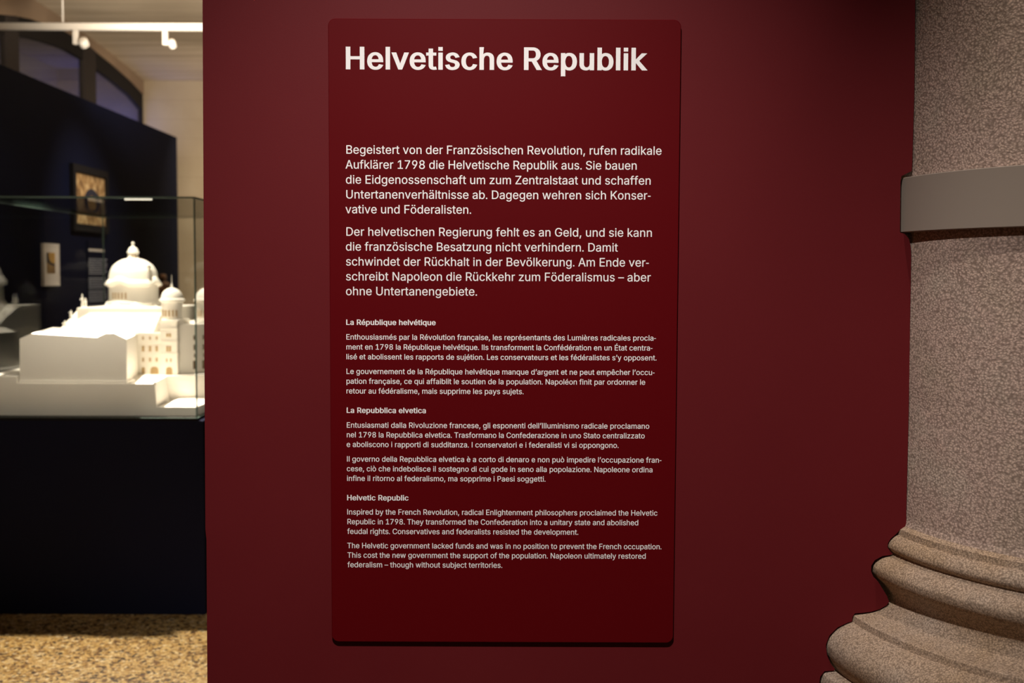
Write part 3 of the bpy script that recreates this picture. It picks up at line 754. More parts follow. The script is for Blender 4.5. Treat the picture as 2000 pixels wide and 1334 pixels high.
228: (383, [[157, -8, 123, -5, 93, 5, 67, 21, 47, 44, 34, 72, 30, 106, 33, 135, 42, 158, 57, 176, 76, 190, 98, 200, 123, 207, 175, 216, 230, 223, 248, 226, 261, 231, 268, 239, 271, 250, 271, 252, 269, 274, 262, 292, 251, 306, 236, 316, 216, 323, 192, 325, 168, 323, 147, 317, 129, 307, 116, 296, 105, 283, 98, 269, 40, 286, 56, 317, 77, 340, 102, 357, 131, 369, 161, 376, 191, 378, 212, 377, 235, 373, 258, 366, 281, 354, 301, 338, 317, 315, 327, 285, 331, 247, 331, 0, 272, 0, 272, 51, 268, 51, 260, 38, 248, 24, 232, 11, 212, 1, 187, -6], [167, 45, 198, 48, 224, 58, 244, 73, 259, 92, 268, 113, 271, 136, 271, 187, 265, 182, 255, 179, 227, 173, 197, 168, 172, 165, 152, 161, 132, 156, 115, 148, 102, 137, 93, 122, 90, 103, 93, 85, 100, 71, 112, 60, 128, 51, 146, 46], [257, 435, 241, 438, 229, 447, 220, 460, 217, 475, 220, 490, 229, 503, 241, 512, 257, 514, 272, 512, 285, 503, 293, 490, 296, 475, 293, 460, 285, 447, 272, 438], [115, 435, 100, 438, 87, 447, 78, 460, 76, 475, 78, 490, 87, 503, 100, 512, 115, 514, 131, 512, 143, 503, 152, 490, 155, 475, 152, 460, 143, 447, 131, 438]]),
231: (389, [[204, -8, 156, -2, 115, 16, 81, 45, 55, 84, 39, 130, 34, 184, 39, 239, 55, 286, 81, 325, 115, 354, 156, 372, 204, 378, 230, 376, 256, 371, 279, 362, 300, 350, 318, 335, 334, 316, 347, 295, 355, 272, 298, 257, 293, 271, 285, 284, 276, 296, 265, 305, 252, 313, 238, 319, 222, 323, 204, 324, 170, 319, 143, 305, 122, 282, 107, 254, 98, 221, 95, 184, 98, 148, 107, 115, 122, 87, 143, 65, 170, 50, 204, 46, 222, 47, 238, 51, 253, 57, 266, 65, 277, 75, 287, 87, 294, 101, 299, 115, 357, 101, 348, 77, 335, 55, 320, 37, 301, 21, 280, 8, 256, -1, 231, -6], [166, -140, 166, -105, 206, -105, 222, -104, 232, -100, 237, -93, 239, -83, 237, -73, 232, -66, 222, -62, 206, -61, 179, -61, 189, 16, 220, 16, 220, 0, 220, -29, 249, -33, 268, -43, 280, -60, 284, -83, 279, -109, 265, -127, 241, -137, 206, -140]]),
232: (397, [[302, 217, 332, 217, 304, 199], [95, 217, 94, 207, 94, 174, 95, 166, 73, 166, 73, 217], [95, 217, 302, 217, 301, 233, 293, 264, 278, 289, 258, 308, 233, 320, 202, 325, 170, 320, 144, 308, 123, 289, 107, 265, 97, 237], [95, 166, 98, 136, 109, 104, 126, 79, 148, 60, 176, 49, 209, 45, 230, 47, 249, 52, 266, 60, 281, 71, 292, 86, 300, 104, 359, 89, 347, 62, 329, 39, 306, 19, 278, 4, 245, -5, 208, -8, 158, -2, 115, 16, 80, 45, 55, 83, 39, 130, 34, 184, 39, 238, 54, 285, 79, 324, 113, 353, 154, 372, 202, 378, 232, 375, 261, 368, 289, 354, 314, 335, 335, 309, 351, 277, 361, 238, 365, 191, 365, 166], [177, 421, 112, 520, 179, 520, 226, 421]]),
233: (397, [[302, 217, 332, 217, 304, 199], [95, 217, 94, 207, 94, 174, 95, 166, 73, 166, 73, 217], [95, 217, 302, 217, 301, 233, 293, 264, 278, 289, 258, 308, 233, 320, 202, 325, 170, 320, 144, 308, 123, 289, 107, 265, 97, 237], [95, 166, 98, 136, 109, 104, 126, 79, 148, 60, 176, 49, 209, 45, 230, 47, 249, 52, 266, 60, 281, 71, 292, 86, 300, 104, 359, 89, 347, 62, 329, 39, 306, 19, 278, 4, 245, -5, 208, -8, 174, -5, 143, 3, 115, 16, 91, 34, 71, 57, 55, 83, 43, 114, 36, 147, 34, 184, 36, 220, 43, 254, 54, 285, 70, 312, 90, 335, 113, 353, 140, 367, 169, 375, 202, 378, 232, 375, 261, 368, 289, 354, 314, 335, 335, 309, 351, 277, 361, 238, 365, 191, 365, 166], [174, 421, 221, 520, 288, 520, 223, 421]]),
234: (397, [[302, 217, 332, 217, 304, 199], [95, 217, 94, 207, 94, 174, 95, 166, 73, 166, 73, 217], [95, 217, 302, 217, 301, 233, 293, 264, 278, 289, 258, 308, 233, 320, 202, 325, 170, 320, 144, 308, 123, 289, 107, 265, 97, 237], [95, 166, 98, 136, 109, 104, 126, 79, 148, 60, 176, 49, 209, 45, 230, 47, 249, 52, 266, 60, 281, 71, 292, 86, 300, 104, 359, 89, 347, 62, 329, 39, 306, 19, 278, 4, 245, -5, 208, -8, 158, -2, 115, 16, 80, 45, 55, 83, 39, 130, 34, 184, 39, 238, 54, 285, 79, 324, 113, 353, 154, 372, 202, 378, 232, 375, 261, 368, 289, 354, 314, 335, 335, 309, 351, 277, 361, 238, 365, 191, 365, 166], [152, 428, 93, 428, 93, 431, 172, 520, 229, 520, 308, 431, 308, 428, 248, 428, 200, 487]]),
242: (408, [[204, -8, 156, -2, 115, 16, 81, 45, 55, 84, 39, 130, 34, 184, 39, 239, 55, 286, 81, 325, 115, 354, 156, 372, 204, 378, 252, 372, 293, 354, 328, 325, 353, 286, 369, 239, 375, 184, 369, 130, 353, 84, 328, 45, 293, 16, 252, -2], [204, 46, 238, 50, 266, 65, 287, 87, 302, 115, 311, 148, 314, 184, 311, 220, 302, 254, 287, 282, 266, 305, 238, 319, 204, 324, 170, 319, 143, 305, 122, 282, 107, 254, 98, 221, 95, 184, 98, 148, 107, 115, 122, 87, 143, 65, 170, 50], [180, 421, 115, 520, 183, 520, 230, 421]]),
246: (408, [[204, -8, 156, -2, 115, 16, 81, 45, 55, 84, 39, 130, 34, 184, 39, 239, 55, 286, 81, 325, 115, 354, 156, 372, 204, 378, 252, 372, 293, 354, 328, 325, 353, 286, 369, 239, 375, 184, 369, 130, 353, 84, 328, 45, 293, 16, 252, -2], [204, 46, 238, 50, 266, 65, 287, 87, 302, 115, 311, 148, 314, 184, 311, 220, 302, 254, 287, 282, 266, 305, 238, 319, 204, 324, 170, 319, 143, 305, 122, 282, 107, 254, 98, 221, 95, 184, 98, 148, 107, 115, 122, 87, 143, 65, 170, 50], [274, 435, 259, 438, 246, 447, 238, 460, 235, 475, 238, 490, 246, 503, 259, 512, 274, 514, 290, 512, 303, 503, 311, 490, 314, 475, 311, 460, 303, 447, 290, 438], [133, 435, 118, 438, 105, 447, 96, 460, 93, 475, 96, 490, 105, 503, 118, 512, 133, 514, 148, 512, 161, 503, 170, 490, 173, 475, 170, 460, 161, 447, 148, 438]]),
252: (403, [[293, 71, 293, 90, 302, 90], [293, 71, 281, 46, 253, 17, 218, 0, 179, -5, 144, -1, 113, 11, 87, 30, 68, 58, 56, 93, 52, 137, 52, 373, 112, 373, 112, 142, 117, 103, 135, 74, 161, 55, 197, 49, 222, 52, 245, 61, 264, 75, 279, 95, 288, 120, 291, 150, 291, 373, 351, 373, 351, 0, 293, 0], [272, 435, 257, 438, 244, 447, 235, 460, 232, 475, 235, 490, 244, 503, 257, 512, 272, 514, 287, 512, 300, 503, 309, 490, 312, 475, 309, 460, 300, 447, 287, 438], [131, 435, 116, 438, 103, 447, 94, 460, 91, 475, 94, 490, 103, 503, 116, 512, 131, 514, 146, 512, 159, 503, 168, 490, 170, 475, 168, 460, 159, 447, 146, 438]]),
8211: (344, [[344, 240, 344, 185, 0, 185, 0, 240]]),
8217: (174, [[51, 313, 80, 500, 148, 500, 97, 313]]),
32: (185, []),
}
FONT = {chr(k): (adv, [list(zip(p[0::2], p[1::2])) for p in polys]) for k, (adv, polys) in GLYPHS.items()}
CAPU = 500.0
REG, SMALL, BOLD = (5.0, 2.5), (7.5, 4.0), (22.0, 8.0)             # how far the strokes are thickened to each side (across, up)


def loop_area(p):
    return 0.5 * sum(p[i][0] * p[(i + 1) % len(p)][1] - p[(i + 1) % len(p)][0] * p[i][1] for i in range(len(p)))


def inside(pt, poly):
    x, y, r = pt[0], pt[1], False
    for i in range(len(poly)):
        (x0, y0), (x1, y1) = poly[i - 1], poly[i]
        if (y0 > y) != (y1 > y) and x < (x1 - x0) * (y - y0) / (y1 - y0) + x0:
            r = not r
    return r


GCACHE = {}


def glyph_faces(ch, weight):
    """filled letter: list of 2-D polygons (triangles of the body and quads of the thickened rim)"""
    key = (ch, weight)
    if key in GCACHE:
        return GCACHE[key]
    adv, polys = FONT[ch]
    dx, dy = weight
    faces = []
    if polys:
        areas = [loop_area(p) for p in polys]
        sgn = 1.0 if max(areas, key=abs) > 0 else -1.0
        outs = [p for p, a_ in zip(polys, areas) if a_ * sgn > 0]
        holes = [p for p, a_ in zip(polys, areas) if a_ * sgn <= 0]
        for o_ in outs:
            loops = [o_] + [h for h in holes if inside(h[0], o_)]
            pts = [q for l_ in loops for q in l_]
            for t in tessellate_polygon([[Vector((x, y, 0)) for x, y in l_] for l_ in loops]):
                faces.append([pts[i] for i in t])
        for p in polys:
            n = len(p)
            off = []
            for i in range(n):
                e1 = Vector((p[i][0] - p[i - 1][0], p[i][1] - p[i - 1][1])).normalized()
                e2 = Vector((p[(i + 1) % n][0] - p[i][0], p[(i + 1) % n][1] - p[i][1])).normalized()
                n1, n2 = Vector((e1.y, -e1.x)) * sgn, Vector((e2.y, -e2.x)) * sgn
                m_ = (n1 + n2) / max(1 + n1.dot(n2), 0.35)
                off.append((p[i][0] + m_.x * dx, p[i][1] + m_.y * dy))
            for i in range(n):
                j = (i + 1) % n
                faces.append([p[i], p[j], off[j], off[i]])
    k = CAPU / (CAPU + 2 * dy)
    faces = [[(x + dx, (y + dy) * k) for x, y in f] for f in faces]
    xs = [q[0] for f in faces for q in f] or [0]
    GCACHE[key] = (adv + (1.4 if dx < 10 else 1.0) * dx, faces, min(xs), max(xs))
    return GCACHE[key]


def lettering(name, lines, weight, cap_px, root, y, m):
    """one mesh for one block of text; the ink of every line starts and ends where the photograph's does"""
    rl = root_loc(root)
    vs, fs = [], []
    yy = y - 0.0003 - rl.y
    for text, xl, xr, by in lines:
        a = at(xl, by, y)
        x0, x1, z = a.x, at(xr, by + (xr - xl) * 0.0037, y).x, a.z
        s = (at(xl, by - cap_px, y) - a).z / CAPU
        g_ = [glyph_faces(c, weight) for c in text]
        width = sum(q[0] for q in g_[:-1]) + g_[-1][3] - g_[0][2]
        k = (x1 - x0) / (width * s)
        kx = max(0.88, min(1.03, 1 + (k - 1) * 0.75))     # mostly narrower letters, the rest by spacing
        track = ((x1 - x0) - width * s * kx) / max(1, len(text) - 1)
        pen = x0 - g_[0][2] * s * kx
        for adv, faces, _, _ in g_:
            for i, f in enumerate(faces):
                fs.append(range(len(vs), len(vs) + len(f)))
                d = (i % 60) * 1.2e-6                       # pieces that overlap lie a hair apart
                vs.extend((pen + gx * s * kx - rl.x, yy - d, z + gy * s - rl.z) for gx, gy in f)
            pen += adv * s * kx + track
    me = bpy.data.meshes.new(name)
    me.from_pydata(vs, [], fs)
    me.materials.append(m)
    o = bpy.data.objects.new(name, me)
    C.objects.link(o)
    o.parent = root
    return o


TITLE = [('Helvetische Republik', 675.5, 1264.8, 135.5)]
DE1 = [('Begeistert von der Französischen Revolution, rufen radikale', 676.5, 1292, 300.3), ('Aufklärer 1798 die Helvetische Republik aus. Sie bauen', 674.8, 1243.4, 329.4),
       ('die Eidgenossenschaft um zum Zentralstaat und schaffen', 675.6, 1270.7, 358.7), ('Untertanenverhältnisse ab. Dagegen wehren sich Konser-', 676.3, 1270.7, 387.7),
       ('vative und Föderalisten.', 674.8, 920, 416.7)]
DE2 = [('Der helvetischen Regierung fehlt es an Geld, und sie kann', 676.5, 1273.1, 460.5), ('die französische Besatzung nicht verhindern. Damit', 675.6, 1206.8, 489.6),
       ('schwindet der Rückhalt in der Bevölkerung. Am Ende ver-', 675.8, 1267.1, 518.7), ('schreibt Napoleon die Rückkehr zum Föderalismus – aber', 675.8, 1271, 547.7),
       ('ohne Untertanengebiete.', 675.8, 931.5, 576.6)]
FRH = [('La République helvétique', 676.2, 851, 634.6)]
FR1 = [('Enthousiasmés par la Révolution française, les représentants des Lumières radicales procla-', 676.5, 1281, 663.2), ('ment en 1798 la République helvétique. Ils transforment la Confédération en un État centra-', 676.5, 1274.3, 682.6),
       ('lisé et abolissent les rapports de sujétion. Les conservateurs et les fédéralistes s’y opposent.', 676.5, 1282.1, 701.8)]
FR2 = [('Le gouvernement de la République helvétique manque d’argent et ne peut empêcher l’occu-', 676.7, 1278.3, 730.4), ('pation française, ce qui affaiblit le soutien de la population. Napoléon finit par ordonner le', 676.7, 1260.1, 749.5),
       ('retour au fédéralisme, mais supprime les pays sujets.', 676.7, 1022.5, 768.6)]
ITH = [('La Repubblica elvetica', 677.1, 831.8, 806.5)]
IT1 = [('Entusiasmati dalla Rivoluzione francese, gli esponenti dell’Illuminismo radicale proclamano', 677.4, 1268.1, 835.3), ('nel 1798 la Repubblica elvetica. Trasformano la Confederazione in uno Stato centralizzato', 677.4, 1259.1, 854.2),
       ('e aboliscono i rapporti di sudditanza. I conservatori e i federalisti vi si oppongono.', 677.1, 1208, 873.0)]
IT2 = [('Il governo della Repubblica elvetica è a corto di denaro e non può impedire l’occupazione fran-', 677.7, 1291.7, 901.5), ('cese, ciò che indebolisce il sostegno di cui gode in seno alla popolazione. Napoleone ordina', 677.4, 1274.3, 920.4),
       ('infine il ritorno al federalismo, ma sopprime i Paesi soggetti.', 678, 1065.3, 939.3)]
ENH = [('Helvetic Republic', 678, 798.1, 977.2)]
EN1 = [('Inspired by the French Revolution, radical Enlightenment philosophers proclaimed the Helvetic', 678.3, 1283.9, 1004.9), ('Republic in 1798. They transformed the Confederation into a unitary state and abolished', 678.6, 1246.5, 1023.9),
       ('feudal rights. Conservatives and federalists resisted the development.', 678.2, 1129.3, 1042.8)]
EN2 = [('The Helvetic government lacked funds and was in no position to prevent the French occupation.', 678.3, 1291.7, 1070.6), ('This cost the new government the support of the population. Napoleon ultimately restored', 678.6, 1261.1, 1089.2),
       ('federalism – though without subject territories.', 678.6, 980.9, 1107.9)]
lettering('title_lettering', TITLE, BOLD, 44.3, panel, YP, M_letters)
for b in (DE1, DE2):
    lettering('paragraph_lettering', b, REG, 16.7, panel, YP, M_letters)
for h, p1, p2 in ((FRH, FR1, FR2), (ITH, IT1, IT2), (ENH, EN1, EN2)):
    lettering('heading_lettering', h, BOLD, 10.7, panel, YP, M_letters)
    lettering('paragraph_lettering', p1, SMALL, 10.6, panel, YP, M_letters)
    lettering('paragraph_lettering', p2, SMALL, 10.6, panel, YP, M_letters)

# ================================================================ SHOWCASE
YF = 5.2                                        # front of the case
XL, XR = at(-72, 600, YF).x, at(382.5, 600, YF).x
YBK = 7.0
ZP = at(200, 816, YF).z                         # top of the plinth
ZG = at(200, 383.5, YF).z                       # top of the glass
tag(link('display_plinth', box((XL - 0.03, YF, 0), (XR + 0.028, YBK + 0.03, ZP - 0.012), 0.002, 1), M_plinth), 'tall dark navy plinth standing on the speckled floor under the glass case', 'plinth')

case = thing('glass_case', 'large clear glass display case on the navy plinth', 'display case', (XL, YF, ZP))
g = 0.008


def pane(a, b, thin):
    bm = bmesh.new()
    add_box(bm, a, b)
    for f in bm.faces:
        n = f.normal if f.normal.length else f.normal
    bm.normal_update()
    for f in bm.faces:
        f.material_index = 0 if abs(f.normal[thin]) > 0.9 else 1
    return bm


for a, b, thin in (((XL, YF, ZP), (XR, YF + g, ZG - g), 1), ((XL, YBK - g, ZP), (XR, YBK, ZG - g), 1),
                   ((XR - g, YF + g + .001, ZP), (XR, YBK - g - .001, ZG - g), 0), ((XL, YF + g + .001, ZP), (XL + g, YBK - g - .001, ZG - g), 0),
                   ((XL, YF, ZG - g + .0005), (XR, YBK, ZG), 2)):
    part('glass_pane', pane(a, b, thin), [M_glass, M_edge], case)
bm = box((XL, YF, ZP - 0.012), (XR, YBK, ZP - 0.0005))
part('base_seal', bm, M_seal, case)

M_highlight = bpy.data.materials.new('highlight_glow')  # glowing bar added for the bright reflection along the glass edge
M_highlight.use_nodes = True
_b = M_highlight.node_tree.nodes['Principled BSDF']
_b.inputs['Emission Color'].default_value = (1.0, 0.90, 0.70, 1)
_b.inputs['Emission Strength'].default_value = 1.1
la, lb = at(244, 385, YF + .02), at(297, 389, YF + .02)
part('highlight_strip', box((la.x, YF + .012, ZG - g - .007), (lb.x, YF + .022, ZG - g - .0005)), M_highlight, case)

# ---- the white model inside
D0 = YF + 0.06
model = thing('building_model', 'bright white model of a domed building inside the glass case', 'model', ((XL + XR) / 2, YF + 0.9, ZP))
xl, xr = XL + 0.02, XR - 0.02
zs = at(150, 749, D0).z                         # terrace level
zs_l = at(10, 735.5, D0).z                      # raised strip at the left
zlow = at(340, 795, D0).z
x_blockl, x_blockr = at(38.5, 700, D0 + .012).x, at(247.5, 700, D0 + .012).x
x_cut0, x_cut1 = at(307, 790, D0).x, at(333, 775, D0 + .37).x
yb = YBK - 0.06
bm = bmesh.new()
top = [(x_blockl - 0.01, D0), (at(302, 746, D0).x, D0), (at(325, 736, D0 + .33).x, D0 + .33), (at(325, 736, D0 + .33).x + 0.20, D0 + .41), (xr, D0 + .45), (xr, yb), (x_blockl - 0.01, yb)]
bot = [(x_blockl - 0.01, D0), (x_cut0, D0), (x_cut1, D0 + .37), (x_cut1 + 0.19, D0 + .43), (xr, D0 + .47), (xr, yb), (x_blockl - 0.01, yb)]
prism([Vector((x, y, zs)) for x, y in top], [Vector((x, y, ZP + 0.002)) for x, y in bot], bm)
add_box(bm, (xl, D0, ZP + 0.002), (x_blockl - 0.0102, yb, zs_l))
add_box(bm, (x_cut0 - 0.002, D0, ZP + 0.002), (xr, D0 + .46, zlow))
part('terrace_slab', bm, M_white, model)

# parapet strip on the terrace wall, two small openings with their shade as flat colour
bm = bmesh.new()
t2 = [Vector((x, y, zs)) for x, y in top[1:5]]
for p, q in zip(t2, t2[1:]):
    d = (q - p).normalized()
    nrm = Vector((d.y, -d.x, 0)) * 0.006
    prism([p + nrm + Vector((0, 0, .008)), q + nrm + Vector((0, 0, .008)), q - nrm + Vector((0, 0, .008)), p - nrm + Vector((0, 0, .008))],
          [p + nrm - Vector((0, 0, .006)), q + nrm - Vector((0, 0, .006)), q - nrm - Vector((0, 0, .006)), p - nrm - Vector((0, 0, .006))], bm)
part('parapet', bm, M_white, model)

yw_ = D0 + 0.425
for xa in (352.8, 358.6):
    pa, pb = at(xa, 760.5, yw_), at(xa + 3.4, 751.5, yw_)
    part('window', box((pa.x, yw_ - .012, pa.z), (pb.x, yw_ + .01, pb.z)), mat('model_opening_shade', lin(150, 128, 98), 0.9, 0.1), model)

# front wing: gabled block seen end-on
yf = D0 + 0.012
wing_px = [(38.5, 749.5), (38.5, 661.5), (61, 651.5), (189, 658.7), (207, 650.8), (223, 650.8), (247, 662), (247.5, 749.5)]
fr_ = [at(px, py, yf) for px, py in wing_px]
for p in (fr_[0], fr_[-1]):
    p.z = zs
bk_ = [p + Vector((-0.155 + 0.02 * i / 7, 0.62, 0)) for i, p in enumerate(fr_)]
part('front_wing', prism(fr_, bk_), M_white, model)
part('plinth_course', box((fr_[0].x, yf - 0.006, zs), (fr_[-1].x + .003, yf + 0.1, zs + 0.012)), M_white, model)

# facade wing and tower (flat windows, recess shade put into their colour)
YFAC = D0 + 0.50


def facade_windows(y, rects):
    for xa, ya, xb, yb_ in rects:
        p, q = at(xa, yb_, y), at(xb, ya, y)
        part('window', box((p.x, y - 0.0015, p.z), (q.x, y + 0.004, q.z)), M_slit, model)


def arch_window(y, xa, ya, xb, yb_):
    p, q = at(xa, yb_, y), at(xb, ya, y)
    r = (q.x - p.x) / 2
    cx_, zc = (p.x + q.x) / 2, q.z - r * 0.8
    ring = [Vector((p.x, y - 0.0015, p.z)), Vector((q.x, y - 0.0015, p.z))] + [Vector((cx_ + r * math.cos(a * math.pi / 8), y - 0.0015, zc + 0.8 * r * math.sin(a * math.pi / 8))) for a in range(9)]
    part('window', prism(ring, [v_ + Vector((0, 0.006, 0)) for v_ in ring]), M_slit, model)


fx0, fx1 = at(263, 700, YFAC).x, at(313, 700, YFAC).x
zf = at(280, 650, YFAC).z
part('facade', box((fx0, YFAC, zs), (fx1, YFAC + 0.45, zf), 0.002, 1), M_white, model)
for xa in (279.5, 293, 306):
    facade_windows(YFAC, [(xa - 1.6, 657, xa + 1.6, 663.5), (xa - 2.2, 675.5, xa + 2.4, 686.5), (xa - 1.8, 698.5, xa + 2, 706.5)])
arch_window(YFAC, 294, 716, 309.5, 731.5)
arch_window(YFAC, 277, 717, 283, 730)
for y_ in (668.5, 692, 711):
    p = at(270, y_, YFAC)
    part('string_course', box((fx0, YFAC - 0.003, p.z - 0.0015), (fx1, YFAC + 0.002, p.z + 0.0015)), M_white, model)

YTW = YFAC - 0.03
tx0, tx1 = at(312, 700, YTW).x, at(347, 700, YTW).x
zt = at(330, 626, YTW).z
part('tower', box((tx0, YTW, zs), (tx1, YTW + 0.22, zt), 0.003, 1), M_white, model)
facade_windows(YTW, [(324.8, 651, 328.6, 658.3), (330, 651, 333.8, 658.3), (325, 676, 328.8, 687), (330.2, 676, 334, 687), (324.2, 700, 327, 707), (332.2, 700, 335.2, 707)])
arch_window(YTW, 324.5, 716.5, 336.5, 732)
for y_, h in ((627, .004), (641.5, .0015), (667, .002), (691, .002)):
    p = at(320, y_, YTW)
    part('cornice', box((tx0 - .004, YTW - 0.005, p.z - h), (tx1 + .004, YTW + 0.22, p.z + h)), M_white, model)

# east wing, turned away from the lamps
e0, e1 = Vector((tx1 - 0.001, YTW + 0.03, 0)), Vector((xr - 0.01, YTW + 0.21, 0))
ze0 = at(350, 634, YTW + 0.03).z
ring = [e0, e1, Vector((xr - 0.01, YTW + 0.7, 0)), Vector((tx0, YTW + 0.7, 0)), Vector((tx0, YTW + .23, 0)), Vector((tx1 - 0.001, YTW + .23, 0))]
part('east_wing', prism([p + Vector((0, 0, ze0)) for p in ring], [p + Vector((0, 0, zs)) for p in ring]), M_white, model)
M_slit_dark = mat('model_window_shade', lin(112, 92, 72), 0.9, 0.1)  # darker copy of the painted recess shade, for the shaded wing
dE = (e1 - e0).normalized()
nE = Vector((dE.y, -dE.x, 0))
LE = (e1 - e0).length
for frac in (0.30, 0.48, 0.66, 0.84):
    for zc, hw, hh in ((zs + 0.045, .010, .022), (zs + 0.093, .0045, .009), (zs + 0.135, .006, .014), (zs + 0.185, .006, .012)):
        c0 = e0 + dE * LE * frac + Vector((0, 0, zc))
        qd = [c0 - dE * hw - Vector((0, 0, hh)), c0 + dE * hw - Vector((0, 0, hh)), c0 + dE * hw + Vector((0, 0, hh)), c0 - dE * hw + Vector((0, 0, hh))]
        part('window', prism([p + nE * .0012 for p in qd], [p - nE * .004 for p in qd]), M_slit_dark, model)

# main hall with the gabled portico that faces left, statues on its roof
YH0, YH1 = D0 + 0.66, D0 + 1.35
hz = at(190, 601, YH0).z
hx0, hx1 = at(150, 600, YH0).x, at(316, 640, YH0).x
bm = box((hx0, YH0, zs), (hx1, YH1, hz), 0.003, 1)
# sloping roof from the facade up to the hall
p0, p1 = Vector((fr_[2].x - .06, YFAC + .012, at(100, 642, YFAC).z)), Vector((hx1, YFAC + .012, zf - .001))
prism([p0, p1, Vector((hx1, YH0 + .01, hz - .02)), Vector((p0.x + .1, YH0 + .01, hz - .02))],
      [Vector((p.x, p.y, zs)) for p in (p0, p1, Vector((hx1, YH0 + .01, 0)), Vector((p0.x + .1, YH0 + .01, 0)))], bm)
part('main_hall', bm, M_white, model)

gx = at(119, 640, D0 + 0.62).x
gy0, gy1 = D0 + 0.62, D0 + 1.16
gym = (gy0 + gy1) / 2
zr, ze = at(152, 600, gym).z, at(120, 640, gy0).z
sec = [Vector((0, gy0 + .02, zs)), Vector((0, gy0 + .02, ze - .012)), Vector((0, gy0, ze - .012)), Vector((0, gy0, ze)), Vector((0, gym, zr)), Vector((0, gy1, ze)), Vector((0, gy1, ze - .012)), Vector((0, gy1 - .02, ze - .012)), Vector((0, gy1 - .02, zs))]
bm = prism([p + Vector((gx + .03, 0, 0)) for p in sec], [p + Vector((hx0 + .02, 0, 0)) for p in sec])
tri = [Vector((0, gy0, ze)), Vector((0, gym, zr)), Vector((0, gy1, ze)), Vector((0, gy1, ze - .012)), Vector((0, gym, zr - .02)), Vector((0, gy0, ze - .012))]
prism([p + Vector((gx, 0, 0)) for p in tri[:3] + [tri[3]] + [tri[5]]], [p + Vector((gx + .032, 0, 0)) for p in tri[:3] + [tri[3]] + [tri[5]]], bm)
part('portico', bm, M_white, model)
for k in range(6):
    y_ = gy0 + .045 + k * (gy1 - gy0 - .09) / 5
    part('portico_column', lathe([(.013, ze - .012), (.010, ze - .022), (.012, zs + .01), (.015, zs + .002)], gx + .018, y_, 16), M_white, model, True)


def statue(x, y, z, h, w):
    bm = lathe([(w * .9, z), (w * .8, z + h * .12), (w * .55, z + h * .16), (w * .7, z + h * .3), (w * .5, z + h * .48), (w * .62, z + h * .62), (w * .55, z + h * .72), (w * .2, z + h * .78), (w * .3, z + h * .86), (w * .26, z + h * .95), (.0005, z + h)][::-1], x, y, 14)
    add_box(bm, (x - w * 1.1, y - w * .25, z + h * .55), (x - w * .4, y + w * .25, z + h * .70))
    return bm


def px_stat(px, pyb, pyt, y, w):
    p, q = at(px, pyb, y), at(px, pyt, y)
    part('statue', statue(p.x, y, p.z - .004, q.z - p.z + .004, w), M_white, model, True)


px_stat(161, 602, 574, gym, .010)
px_stat(167, 602, 582, gym + .02, .014)
px_stat(139, 617, 606, gy0 + .12, .011)
px_stat(127, 640, 626, gy0 + .02, .013)

# drum, dome, lantern
YD = D0 + 0.98
dc = at(261, 560, YD)


def pz(py):
    return at(261, py, YD).z


def pr(w):
    return w * YD / F_PX


part('drum_base', lathe([(pr(50), pz(588)), (pr(52), pz(592)), (pr(60), pz(603)), (pr(62), pz(612))], dc.x, YD, 8, None, math.pi / 8, 2 * math.pi + math.pi / 8), M_white, model)
part('drum', lathe([(pr(45.5), pz(548)), (pr(46.5), pz(558)), (pr(46.5), pz(586)), (pr(50), pz(590)), (pr(50), pz(594))], dc.x, YD, 64), M_white, model, True)
for k in range(5):
    a = -math.pi / 2 - .62 + k * .155
    ca, sa = math.cos(a), math.sin(a)
    r = pr(46.5) + .001
    t_ = Vector((-sa, ca, 0))
    c0 = Vector((dc.x + r * ca, YD + r * sa, 0))
    nn = Vector((ca, sa, 0))
    qd = [c0 - t_ * .004 + Vector((0, 0, pz(583))), c0 + t_ * .004 + Vector((0, 0, pz(583))), c0 + t_ * .004 + Vector((0, 0, pz(571))), c0 - t_ * .004 + Vector((0, 0, pz(571)))]
    part('window', prism([p + nn * .001 for p in qd], [p - nn * .004 for p in qd]), M_slit, model)


def wavy(a, r, z):
    return .016 * max(0.0, math.cos(4 * (a + math.pi / 2 + .25))) - .006


part('cornice', lathe([(pr(46), pz(543)), (pr(49), pz(546)), (pr(53.5), pz(552)), (pr(53.5), pz(555)), (pr(49), pz(557)), (pr(45), pz(559))], dc.x, YD, 96, None, 0, 2 * math.pi, wavy), M_white, model, True)
dome_px = [(11, 504.5), (18, 506.2), (26.5, 510), (33, 514.5), (38.5, 520), (42.5, 527), (44.5, 533), (46, 541), (47, 549)]
part('dome', lathe(smooth_profile([(pr(w), pz(y)) for w, y in dome_px], 4), dc.x, YD, 96, rfun=lambda a, z: 1 + .006 * math.cos(8 * a)), M_white, model, True)
lan_px = [(0.4, 472.5, 1), (2.6, 473.5), (3.0, 476), (2.2, 479, 1), (3.2, 482, 1), (6.5, 483.5), (9.0, 487), (10, 490.5), (11.6, 492.5), (11, 495.2, 1), (9.6, 495.6, 1), (10, 501), (10.8, 505, 1), (11.5, 507)]
part('lantern', lathe(smooth_profile([(pr(t[0]), pz(t[1])) + tuple(t[2:]) for t in lan_px], 3), dc.x, YD, 40), M_white, model, True)
for pxx in (258.8, 263.6):
    y_ = YD - pr(9.8) * .97
    p, q = at(pxx - 1.1, 503, y_), at(pxx + 1.1, 497.5, y_)
    part('window', box((p.x, y_ - .002, p.z), (q.x, y_ + .006, q.z)), M_slit, model)
for pxx, dy in ((249, .84), (288, .80)):
    y_ = YD - pr(40) * dy
    p = at(pxx, 521, y_)
    part('dormer', box((p.x - .006, y_ - .006, p.z - .009), (p.x + .006, y_ + .04, p.z + .010), .003, 2), M_white, model)


